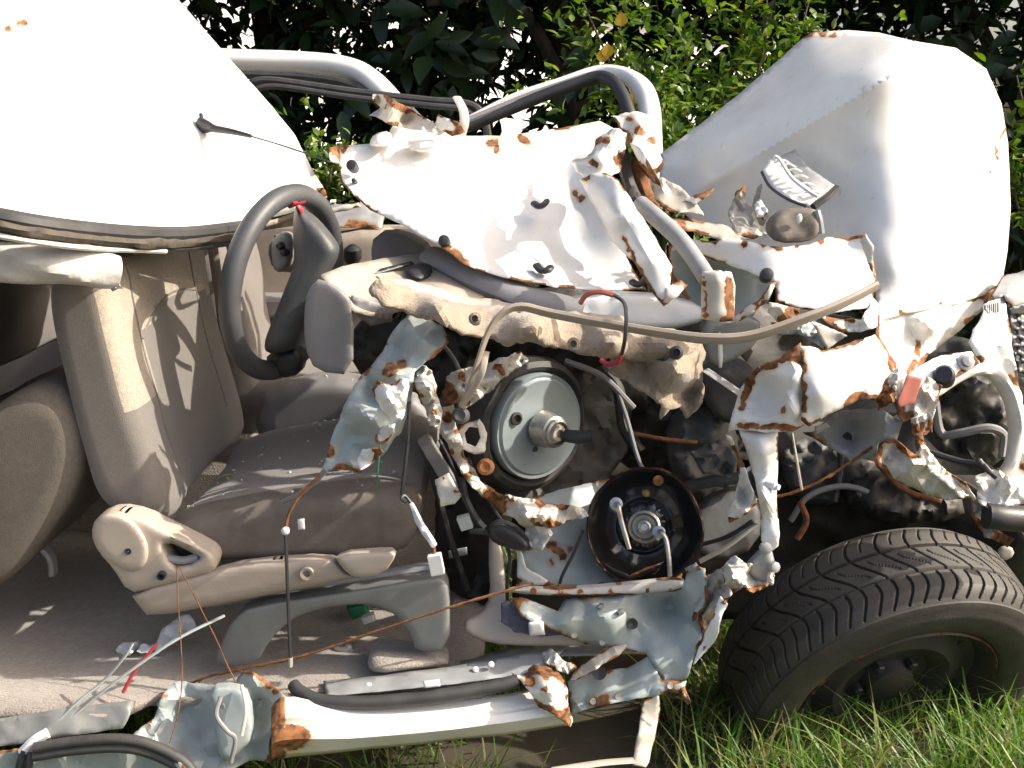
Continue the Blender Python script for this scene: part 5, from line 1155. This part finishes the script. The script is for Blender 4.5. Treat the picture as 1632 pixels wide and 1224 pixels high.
# firewall and mounting panel behind the shell
sheet('mounting_panel', [(832, 800, 1.74), (870, 785, 1.76), (930, 772, 1.8), (985, 762, 1.82), (1010, 800, 1.8), (1000, 900, 1.72), (1090, 900, 1.68), (1085, 925, 1.66), (990, 928, 1.66), (900, 935, 1.66), (822, 938, 1.67), (826, 885, 1.7), (858, 865, 1.71), (842, 835, 1.73)],
      PR, car, inner=[(900, 850, 1.73), (930, 900, 1.69)], crumple=.008, cs=.015, rustw=6, res=8, jag=3, spots=[(880, 870, 8), (895, 885, 7), (880, 895, 7), (905, 875, 7), (830, 900, 8), (890, 880, 8), (915, 868, 5), (826, 925, 9), (890, 932, 6)])
sheet('mounting_flap', [(822, 878, 1.64), (830, 880, 1.635), (838, 905, 1.63), (870, 925, 1.625), (885, 932, 1.63), (850, 936, 1.635), (825, 920, 1.64)], W, car, crumple=.008, rustw=7, res=5, jag=2)
# tan kick trim with its foot
pillow('kick_trim', [(782, 830, 1.72), (800, 870, 1.7), (805, 930, 1.66), (812, 985, 1.63), (880, 1000, 1.62), (980, 1015, 1.6), (970, 1028, 1.6), (850, 1030, 1.61), (780, 1026, 1.62), (742, 1010, 1.63), (738, 990, 1.64), (765, 978, 1.65), (782, 955, 1.66), (778, 880, 1.7)], M['tanp2'], car, front=.01, back=.02, rnd=9, res=8)
sheet('blue_felt', [(800, 965, 1.60), (830, 955, 1.61), (880, 985, 1.6), (920, 1010, 1.6), (870, 1014, 1.595), (820, 1008, 1.595), (800, 990, 1.60)], make_mat('blue_grey_felt', (.11, .115, .15), (.08, .083, .11), rough=1, bump=.4, nscale=90), car, crumple=.01, cs=.04, rustw=0, res=6, jag=2, thick=.005)
pillow('white_connector', [(842, 994, 1.575), (866, 992, 1.575), (869, 1012, 1.575), (844, 1014, 1.575)], M['whitep'], car, front=.006, back=.012, rnd=3, res=4, chaikin=0)

for x, y in ((850, 942), (925, 944), (977, 943), (1031, 940), (1071, 937)):
    lathe('spot_weld', P(x, y, 1.603), (0, -.9, .4), [(.0055, -.004), (.005, .001), (.003, .0005), (0, .0005)], M['rusty'], car, 10)
for x, y, Y in ((945, 1118, 1.525), (985, 1110, 1.52), (1068, 1093, 1.51), (262, 1108, 1.535), (255, 1122, 1.525), (237, 1158, 1.495), (915, 1012, 1.57), (960, 1024, 1.57)):
    lathe('spot_weld', P(x, y, Y), (0, -.9, .4), [(.0055, -.006), (.005, .002), (.003, .0015), (0, .0015)], M['beige_metal'], car, 10)

# ---------------------------------------------------------------- front wheel, folded outwards
wh = empty('front_wheel', (.72, 1.73, .0), None, None, car); wh['label'] = 'worn front wheel leaning outwards in the grass'
wn_ = Vector((.179, -.883, -.433)).normalized(); wc = Vector((.718, 1.731, .164)); _, wa, wb = frame_of(wn_)
TR, TW = .300, .166
NA, NW, NG = 1536, 66, 34
V = []; F = []
side_in = [(.19, -TW + .02), (.215, -TW - .004), (.245, -TW - .013), (.268, -TW - .010), (.282, -TW - .003)]
side_out = [(.282, .004), (.270, .010), (.262, .0105), (.258, .013), (.250, .0135), (.235, .014), (.215, .010), (.200, .002), (.190, -.012)]
def sm(a, b, x):
    t = max(0.0, min(1.0, (x - a) / (b - a))); return t * t * (3 - 2 * t)
def groove(th, s):
    d = 0.0
    for s0, hw in ((-.36, .036), (.30, .034)):
        d = max(d, 1 - sm(hw * .5, hw, abs(s - s0)))
    ph = th * NG / (2 * math.pi)
    p = ph + .42 * math.sin(s * 3.3) + .10 * s
    hw = .050
    q = abs((p % 1.0) - .5)
    if s < .95: d = max(d, 1 - sm(hw * .55, hw, q))
    if s > .36 and s < .95:
        q = abs(((p + .5) % 1.0) - .5); d = max(d, 1 - sm(.03, .052, q))
    if -.24 < s < .18:
        q = abs(((p + .5 + .16 * max(-1, min(1, s * 9))) % 1.0) - .5); d = max(d, .5 * (1 - sm(.018, .04, q)))
    if s < -.5 and s > -.9:
        q = abs(((p + .5) % 1.0) - .5); d = max(d, .5 * (1 - sm(.018, .04, q)))
    return d
rings = []
for r, h in side_in: rings.append((r, h, None))
for k in range(NW + 1):
    s = -1 + 2 * k / NW
    r = TR * (1 - .012 * abs(s) ** 2 - .048 * max(0, abs(s) - .72) ** 1.5 / .148)
    rings.append((r, -TW * .5 + s * TW * .5 , s))
for r, h in side_out: rings.append((r, h, None))
ct = [(math.cos(2 * math.pi * i / NA), math.sin(2 * math.pi * i / NA)) for i in range(NA)]
nr = len(rings)
for r, h, s in rings:
    for i in range(NA):
        q = r
        if s is not None and abs(s) < .97: q -= .0062 * groove(2 * math.pi * i / NA, s)
        c_, s_ = ct[i]
        V.append(wc + wa * (c_ * q) + wb * (s_ * q) + wn_ * h)
for j in range(nr - 1):
    for i in range(NA):
        a = j * NA + i; b = j * NA + (i + 1) % NA
        F.append((a, b, b + NA, a + NA))
tyre = link('tyre', V, F, M['tyre'], wh)
lathe('rim', wc, wn_, [(.186, -.06), (.188, -.014), (.195, -.002), (.192, .002), (.184, -.006), (.176, -.02), (.168, -.036), (.150, -.042), (.135, -.034), (.115, -.026), (.095, -.034), (.080, -.048), (.05, -.050), (.045, -.026), (.032, -.020), (0, -.020)], M['rim'], wh, 64, rust=[.3, .45, .6, .62, .45, .4, .3, .2, .2, .2, .2, .2, .2, .2, .2, .2])
for k in range(10):
    t = 2 * math.pi * k / 10; cc = wc + wa * math.cos(t) * .155 + wb * math.sin(t) * .155 + wn_ * -.040
    lathe('vent_hole', cc, wn_, [(.016, -.003), (.016, .002), (.012, .001), (0, .001)], M['grease'], wh, 14)
for k in range(5):
    t = 2 * math.pi * k / 5 + .3; cc = wc + wa * math.cos(t) * .058 + wb * math.sin(t) * .058 + wn_ * -.048
    lathe('wheel_nut', cc, wn_, [(.010, 0), (.010, .014), (.007, .017), (0, .017)], M['rim'], wh, 6)

# ---------------------------------------------------------------- engine bay, backed by near-black sheets added to darken it
GR, GE = M['grease'], M['greyengine']
sheet('far_inner_wing', [(600, 480, 2.62), (900, 455, 2.62), (1200, 480, 2.62), (1450, 520, 2.6), (1640, 560, 2.6), (1640, 900, 2.5), (1300, 900, 2.5), (1000, 860, 2.5), (700, 830, 2.5), (620, 700, 2.6)], GR, car, crumple=.05, cs=.008, rustw=0, res=16)  # near-black backing sheet, added so the bay reads dark
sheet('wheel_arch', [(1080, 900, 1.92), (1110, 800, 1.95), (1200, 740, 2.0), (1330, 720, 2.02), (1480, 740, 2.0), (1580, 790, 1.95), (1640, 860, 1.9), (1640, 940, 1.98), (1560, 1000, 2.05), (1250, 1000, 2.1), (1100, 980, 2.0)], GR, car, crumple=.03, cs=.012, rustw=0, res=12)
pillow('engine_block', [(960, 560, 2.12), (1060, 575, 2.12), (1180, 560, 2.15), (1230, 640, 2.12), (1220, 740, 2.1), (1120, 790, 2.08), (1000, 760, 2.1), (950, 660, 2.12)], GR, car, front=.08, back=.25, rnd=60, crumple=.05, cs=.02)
pillow('gearbox_case', [(1080, 660, 1.98), (1150, 650, 2.0), (1180, 700, 2.0), (1170, 780, 1.98), (1120, 830, 1.96), (1080, 780, 1.96), (1060, 710, 1.97)], GE, car, front=.06, back=.15, rnd=40, crumple=.035, cs=.025)
pillow('cylinder_cover', [(1240, 700, 2.02), (1330, 690, 2.04), (1400, 720, 2.03), (1380, 790, 2.0), (1300, 810, 1.98), (1250, 780, 1.98)], GE, car, front=.06, back=.2, rnd=36, crumple=.03, cs=.03)
pillow('suspension_mount', [(1370, 760, 1.95), (1450, 750, 1.96), (1530, 780, 1.95), (1540, 830, 1.92), (1400, 835, 1.9), (1340, 800, 1.92)], GR, car, front=.05, back=.15, rnd=30, crumple=.03, cs=.03)
pillow('air_box', [(1130, 590, 1.95), (1190, 575, 1.95), (1215, 610, 1.93), (1190, 680, 1.9), (1140, 670, 1.92), (1120, 630, 1.94)], GE, car, front=.03, back=.12, rnd=14, crumple=.01)
boxy('chassis_rail', (.62, 2.22, .36), (.62, 0, 0), (0, .05, 0), (0, 0, .06), GR, car, .15)
boxy('cross_member', (.30, 2.0, .27), (.30, .0, 0), (0, .06, 0), (0, 0, .04), GR, car, .2)
pillow('splash_plate', [(1110, 800, 1.86), (1180, 770, 1.88), (1215, 800, 1.86), (1210, 870, 1.82), (1140, 900, 1.8), (1095, 870, 1.82)], GE, car, front=.02, back=.02, rnd=12)
pillow('dark_plate', [(640, 470, 2.0), (760, 480, 1.98), (900, 520, 1.95), (1000, 560, 1.95), (930, 600, 1.98), (760, 580, 2.0), (650, 540, 2.0)], GR, car, front=.03, back=.1, rnd=20, crumple=.03, cs=.03)  # black body put in as the darkness behind the felt strip
sheet('pedal_box', [(700, 690, 1.95), (780, 720, 1.9), (800, 800, 1.85), (790, 1000, 1.85), (720, 1030, 1.9), (690, 900, 1.95)], GR, car, crumple=.03, cs=.02, rustw=0)
rg = random.Random(31)
hoses = [[(985, 625, 1.86), (1000, 670, 1.84), (1015, 725, 1.8), (1030, 760, 1.78)], [(960, 590, 1.9), (985, 620, 1.88), (995, 680, 1.86), (1020, 720, 1.84)], [(1005, 690, 1.84), (1060, 700, 1.84), (1110, 705, 1.86)], [(1060, 790, 1.88), (1120, 770, 1.86), (1190, 760, 1.84)],
         [(1260, 830, 1.9), (1290, 790, 1.9), (1350, 775, 1.9), (1420, 800, 1.88)], [(1110, 870, 1.76), (1160, 855, 1.74), (1200, 830, 1.72)], [(1270, 860, 1.85), (1285, 830, 1.86), (1275, 800, 1.87)], [(640, 530, 1.8), (700, 545, 1.78), (735, 600, 1.76), (725, 660, 1.74)], [(900, 575, 1.86), (960, 600, 1.86), (1010, 650, 1.86)],
         [(1330, 800, 1.9), (1340, 740, 1.93), (1335, 700, 1.95)], [(1500, 800, 1.86), (1440, 780, 1.88), (1400, 740, 1.9)]]
for k, h in enumerate(hoses):
    sweep('hose', h, rg.choice([.004, .006, .010, .012]), [M['greyp'], GR, M['rusty'], GE][k % 4], car, seg=8)
sheet('heat_shield', [(1100, 720, 1.85), (1150, 700, 1.86), (1175, 730, 1.84), (1165, 760, 1.82), (1120, 755, 1.83)], GE, car, crumple=.02, cs=.04, rustw=3, res=6)
sweep('steel_strip', [(1125, 590, 1.68), (1155, 610, 1.66), (1198, 640, 1.64)], .012, GM, car, flat=.25)
sweep('steel_strip', [(1115, 895, 1.70), (1160, 870, 1.70), (1205, 835, 1.72)], .010, M['beige_metal'], car, flat=.2)
sheet('crossbar_plate', [(1280, 690, 1.68), (1330, 680, 1.68), (1380, 700, 1.67), (1400, 725, 1.66), (1375, 728, 1.66), (1340, 722, 1.67)], GR, car, crumple=.012, rustw=2, res=7)
pillow('pale_tag', [(1298, 680, 1.64), (1318, 674, 1.64), (1323, 680, 1.64), (1300, 693, 1.64)], M['beige_metal'], car, front=.002, back=.003, rnd=3, res=4, chaikin=0)
sweep('thin_rod', [(1262, 690, 1.62), (1270, 735, 1.61), (1278, 781, 1.60)], .0025, M['chrome'], car, seg=6)

# ---------------------------------------------------------------- wiring and hanging bits
def wire(name, pts, r, mat, lab=None): return sweep(name, pts, r, M[mat] if isinstance(mat, str) else mat, car, seg=6, per=7, label=lab)
wire('hanging_lead', [(455, 848, 1.555), (457, 900, 1.55), (460, 980, 1.545), (463, 1050, 1.54)], .0030, 'black')
wire('lead_end', [(463, 1048, 1.54), (463, 1062, 1.54)], .004, 'beige_metal')
wire('orange_lead', [(456, 842, 1.555), (460, 820, 1.555), (478, 790, 1.56), (515, 752, 1.575)], .0028, 'rusty')
lathe('bead', P(455, 846, 1.55), (0, -1, 0), [(0, -.008), (.006, -.004), (.007, .002), (.004, .006), (0, .007)], M['whitep'], car, 12)
pillow('small_tag', [(474, 828, 1.58), (485, 826, 1.58), (486, 844, 1.58), (475, 844, 1.58)], M['whitep'], car, front=.003, back=.004, rnd=2, res=4, chaikin=0)
wire('grey_lead', [(520, 748, 1.57), (505, 765, 1.575), (480, 785, 1.58), (450, 800, 1.6)], .004, 'greyp')
wire('green_lead', [(606, 700, 1.575), (603, 740, 1.57), (600, 772, 1.575)], .0016, 'green')
wire('black_lead', [(652, 640, 1.59), (651, 690, 1.575), (646, 740, 1.57), (641, 785, 1.57), (648, 800, 1.57)], .0034, 'black')
wire('black_lead', [(648, 800, 1.57), (640, 795, 1.565), (645, 790, 1.57), (655, 802, 1.57)], .003, 'black')
sweep('cloth_tape', [(655, 802, 1.565), (668, 830, 1.56), (682, 855, 1.56), (692, 870, 1.56)], .0065, M['paper'], car, wob=.3, taper=(.6, 1, 1, .9))
wire('copper_lead', [(691, 868, 1.56), (693, 886, 1.56)], .003, 'rusty')
boxy('plug_connector', P(695, 899, 1.555), (.011, 0, .002), (0, .007, 0), (-.003, 0, .017), M['whitep'], car, .12)
sheet('hinge_bracket', [(693, 765, 1.60), (715, 754, 1.60), (735, 790, 1.59), (725, 803, 1.59), (702, 808, 1.59)], DW, car, crumple=.008, rustw=4, res=6, jag=1, spots=[(727, 785, 6), (706, 762, 4)])
boxy('blue_connector', P(741, 832, 1.62), (.010, 0, .003), (0, .008, 0), (-.004, 0, .011), M['clearp'], car, .12)
for p in ([(735, 760, 1.64), (745, 800, 1.63), (770, 840, 1.63), (800, 850, 1.64)], [(700, 700, 1.66), (720, 740, 1.65), (740, 800, 1.64)], [(750, 845, 1.63), (780, 850, 1.62), (820, 870, 1.62)], [(790, 850, 1.63), (812, 880, 1.63), (808, 940, 1.63), (812, 1000, 1.64)],
          [(745, 730, 1.7), (770, 780, 1.66), (800, 830, 1.64), (840, 870, 1.63)], [(930, 845, 1.66), (915, 880, 1.65), (897, 915, 1.645), (892, 930, 1.645)], [(670, 700, 1.75), (690, 760, 1.73), (715, 850, 1.73), (745, 940, 1.75)]):
    wire('black_lead', p, rg.choice([.003, .004, .006]), 'black')
pillow('black_boot', [(775, 840, 1.62), (800, 830, 1.62), (830, 845, 1.62), (848, 870, 1.61), (842, 880, 1.61), (800, 872, 1.62), (780, 860, 1.62)], M['black'], car, front=.02, back=.03, rnd=14)
boxy('dark_lever', P(700, 740, 1.72), (.028, 0, -.05), (0, .008, 0), (.010, 0, .006), M['greyp'], car, .2)
wire('red_cable_end', [(925, 483, 1.60), (935, 470, 1.59), (955, 465, 1.585), (978, 470, 1.58)], .0045, 'redlabel')
wire('red_cable', [(978, 470, 1.58), (994, 482, 1.57), (998, 505, 1.55), (996, 540, 1.545), (991, 565, 1.555)], .0032, 'black')
wire('red_cable_end', [(991, 565, 1.555), (983, 578, 1.56), (968, 580, 1.57), (958, 574, 1.58)], .0042, 'redp')
# rusty twisted wire across the door opening
tw = [(300, 1090, 1.56), (345, 1075, 1.55), (480, 1046, 1.55), (600, 1006, 1.55), (720, 967, 1.55), (820, 938, 1.57), (850, 930, 1.58)]
sweep('rusty_wire', tw, .0023, M['rusty'], car, seg=5, per=14, wob=.7)
wire('copper_thread', [(282, 900, 1.57), (284, 960, 1.55), (288, 1020, 1.53), (290, 1085, 1.51), (283, 1140, 1.48), (270, 1185, 1.46)], .0010, 'rusty')
wire('copper_thread', [(284, 900, 1.57), (320, 970, 1.56), (345, 1020, 1.55), (360, 1055, 1.53), (378, 1092, 1.51)], .0010, 'rusty')
wire('copper_thread', [(310, 1095, 1.55), (330, 1078, 1.55), (372, 1068, 1.54), (385, 1070, 1.53)], .0012, 'rusty')
sweep('rusty_wire', [(1200, 798, 1.60), (1260, 786, 1.60), (1310, 765, 1.61), (1350, 740, 1.62), (1390, 712, 1.62)], .0026, M['rusty'], car, seg=5, per=12, wob=.7)
# milky strips and hoses at the lower left
sweep('milky_strip', [(78, 1178, 1.46), (130, 1130, 1.48), (200, 1075, 1.50), (280, 1020, 1.53), (358, 981, 1.57)], .0042, M['clearp'], car, flat=.5)
sweep('milky_strip', [(72, 1170, 1.46), (120, 1122, 1.48), (165, 1085, 1.5), (200, 1045, 1.51), (212, 1025, 1.52)], .0042, M['clearp'], car, flat=.5)
sweep('white_sheath', [(76, 1168, 1.452), (55, 1180, 1.445), (38, 1200, 1.44)], .009, M['whitep'], car, taper=(1, .9, 1.2))
for p in ([(40, 1196, 1.437), (32, 1216, 1.43), (30, 1240, 1.43)], [(48, 1198, 1.437), (46, 1216, 1.43), (42, 1240, 1.43)]): wire('black_pin', p, .0065, 'black')
wire('red_lead', [(250, 1026, 1.54), (232, 1048, 1.53), (213, 1072, 1.52), (196, 1104, 1.51)], .0030, 'redp')
for dy in (0, 13):
    sweep('door_hose', [(55, 1192 + dy, 1.43), (120, 1182 + dy, 1.43), (190, 1178 + dy, 1.43), (240, 1187 + dy, 1.43), (290, 1212 + dy, 1.425), (315, 1240 + dy, 1.42)], .0085, M['rubber'], car, seg=10)
sweep('torn_cable', [(352, 1110, 1.455), (345, 1140, 1.44), (362, 1165, 1.435), (375, 1178, 1.435), (368, 1215, 1.43)], .0036, M['greyp'], car)
sweep('torn_cable', [(385, 1092, 1.47), (392, 1130, 1.45), (385, 1172, 1.44)], .003, M['dirtyw'], car)
pillow('carpet_pad', [(584, 1062, 1.60), (590, 1040, 1.62), (620, 1035, 1.63), (690, 1040, 1.63), (712, 1050, 1.62), (715, 1060, 1.61), (660, 1066, 1.59), (600, 1074, 1.58)], M['carpet'], car, front=.02, back=.06, rnd=12)
pillow('green_block', [(552, 968, 1.8), (582, 962, 1.8), (588, 980, 1.8), (562, 988, 1.8)], M['green'], car, front=.008, back=.03, rnd=5, res=5, chaikin=0)
pillow('grey_block', [(575, 985, 1.75), (595, 978, 1.75), (598, 990, 1.75), (580, 996, 1.75)], M['whitep'], car, front=.006, back=.02, rnd=4, res=5, chaikin=0)
sweep('floor_pipe', [(535, 1032, 1.7), (540, 1038, 1.69), (552, 1036, 1.69), (556, 1028, 1.7)], .008, M['greyp'], car)
pillow('part_label', [(714, 878, 1.84), (744, 872, 1.84), (745, 884, 1.84), (716, 890, 1.84)], M['greym'], car, front=.002, back=.003, rnd=2, res=5, chaikin=0)
sheet('headlamp_wire', [(1555, 735, 1.62), (1562, 730, 1.62), (1590, 760, 1.61), (1586, 764, 1.61)], M['black'], car, crumple=0, rustw=0, res=5, thick=.002)

# ---------------------------------------------------------------- loose things lying in the car
def loose(o, label, cat, group=None): return tag(o, label, cat, group)
loose(sheet('paper_scrap', [(186, 1035, 1.67), (195, 1024, 1.69), (222, 1020, 1.70), (224, 1028, 1.69), (205, 1045, 1.66), (194, 1046, 1.66)], M['paper'], None, crumple=.012, cs=.05, rustw=0, res=5), 'small torn white paper scrap on the carpet beside the pale strips', 'paper')
loose(sheet('paper_scrap', [(246, 1035, 1.66), (258, 1002, 1.70), (285, 982, 1.73), (302, 980, 1.73), (312, 1000, 1.71), (300, 1012, 1.70), (268, 1028, 1.67), (250, 1042, 1.65)], M['paper'], None, crumple=.012, cs=.04, rustw=0, res=5), 'larger curled white paper scrap on the carpet below the seat', 'paper')
loose(sheet('paper_scrap', [(216, 1038, 1.655), (225, 1026, 1.67), (245, 1026, 1.67), (243, 1040, 1.65), (225, 1042, 1.65)], M['paper'], None, crumple=.008, cs=.05, rustw=0, res=5), 'middle white paper scrap between two others on the carpet', 'paper')
loose(pillow('foam_crumb', [(154, 1080, 1.60), (163, 1077, 1.60), (171, 1082, 1.60), (162, 1088, 1.60)], M['foam'], None, front=.006, back=.008, rnd=4, res=4), 'yellow foam crumb on the sunlit carpet', 'foam')
yl = random.Random(3)
# glass crumbs: dropped on the seat cushion and on the console beyond it
cr_me = bpy.data.meshes.new('glass_chip')
cr_me.from_pydata([(-.0022, -.002, 0), (.002, -.0024, 0), (.0024, .0018, 0), (-.0018, .0022, 0), (-.0015, -.0018, .003), (.0018, -.0015, .0034), (.002, .0015, .003), (-.0014, .0016, .0032)], [], [(0, 3, 2, 1), (4, 5, 6, 7), (0, 1, 5, 4), (1, 2, 6, 5), (2, 3, 7, 6), (3, 0, 4, 7)])
cr_me.update(); cr_me.materials.append(M['glass'])
bpy.context.view_layer.update()
dg = bpy.context.evaluated_depsgraph_get()
def drop(x, y, z0=1.5):
    h, loc, nrm, idx, ob, _ = sc.ray_cast(dg, Vector((x, y, z0)), Vector((0, 0, -1)))
    return loc, ob
k = 0; tries = 0
while k < 60 and tries < 900:
    tries += 1
    x = yl.uniform(-.62, -.18); y = yl.uniform(1.68, 2.35)
    loc, ob = drop(x, y, .80)
    if ob is None or ob.name.split('.')[0] not in ('cushion', 'console', 'centre_tunnel') or ob.parent is None: continue
    o = bpy.data.objects.new('glass_chip', cr_me); col.objects.link(o)
    o.location = loc; o.rotation_euler = (yl.uniform(-.2, .2), yl.uniform(-.2, .2), yl.uniform(0, 6)); s = yl.uniform(.5, 1.1); o.scale = (s, s, s)
    tag(o, 'tiny glittering chip of broken glass on the seat or console', 'glass chip', 'glass chips scattered over the seat'); k += 1
lf_v, lf_f = leaf_pts(.03, .014, .4, .3)
def dry_leaf(px, py, Y, ang, label):
    p = P(px, py, Y); loc, ob = drop(p.x, p.y, p.z + .06)
    me = bpy.data.meshes.new('dry_leaf'); me.from_pydata(lf_v, [], lf_f); me.update(); me.materials.append(M['foam'])
    o = bpy.data.objects.new('dry_leaf', me); col.objects.link(o)
    o.location = (loc if loc is not None and ob is not None and abs(loc.z - p.z) < .12 else p) + Vector((0, 0, .002)); o.rotation_euler = (.15, .1, ang)
    tag(o, label, 'leaf')
dry_leaf(286, 828, 1.80, .6, 'small yellow dry leaf in the crease between backrest and cushion')
dry_leaf(375, 790, 1.88, 2.0, 'yellow dry leaf at the back of the seat cushion')
dry_leaf(545, 768, 1.80, 1.0, 'dry leaf lying near the front of the seat cushion')
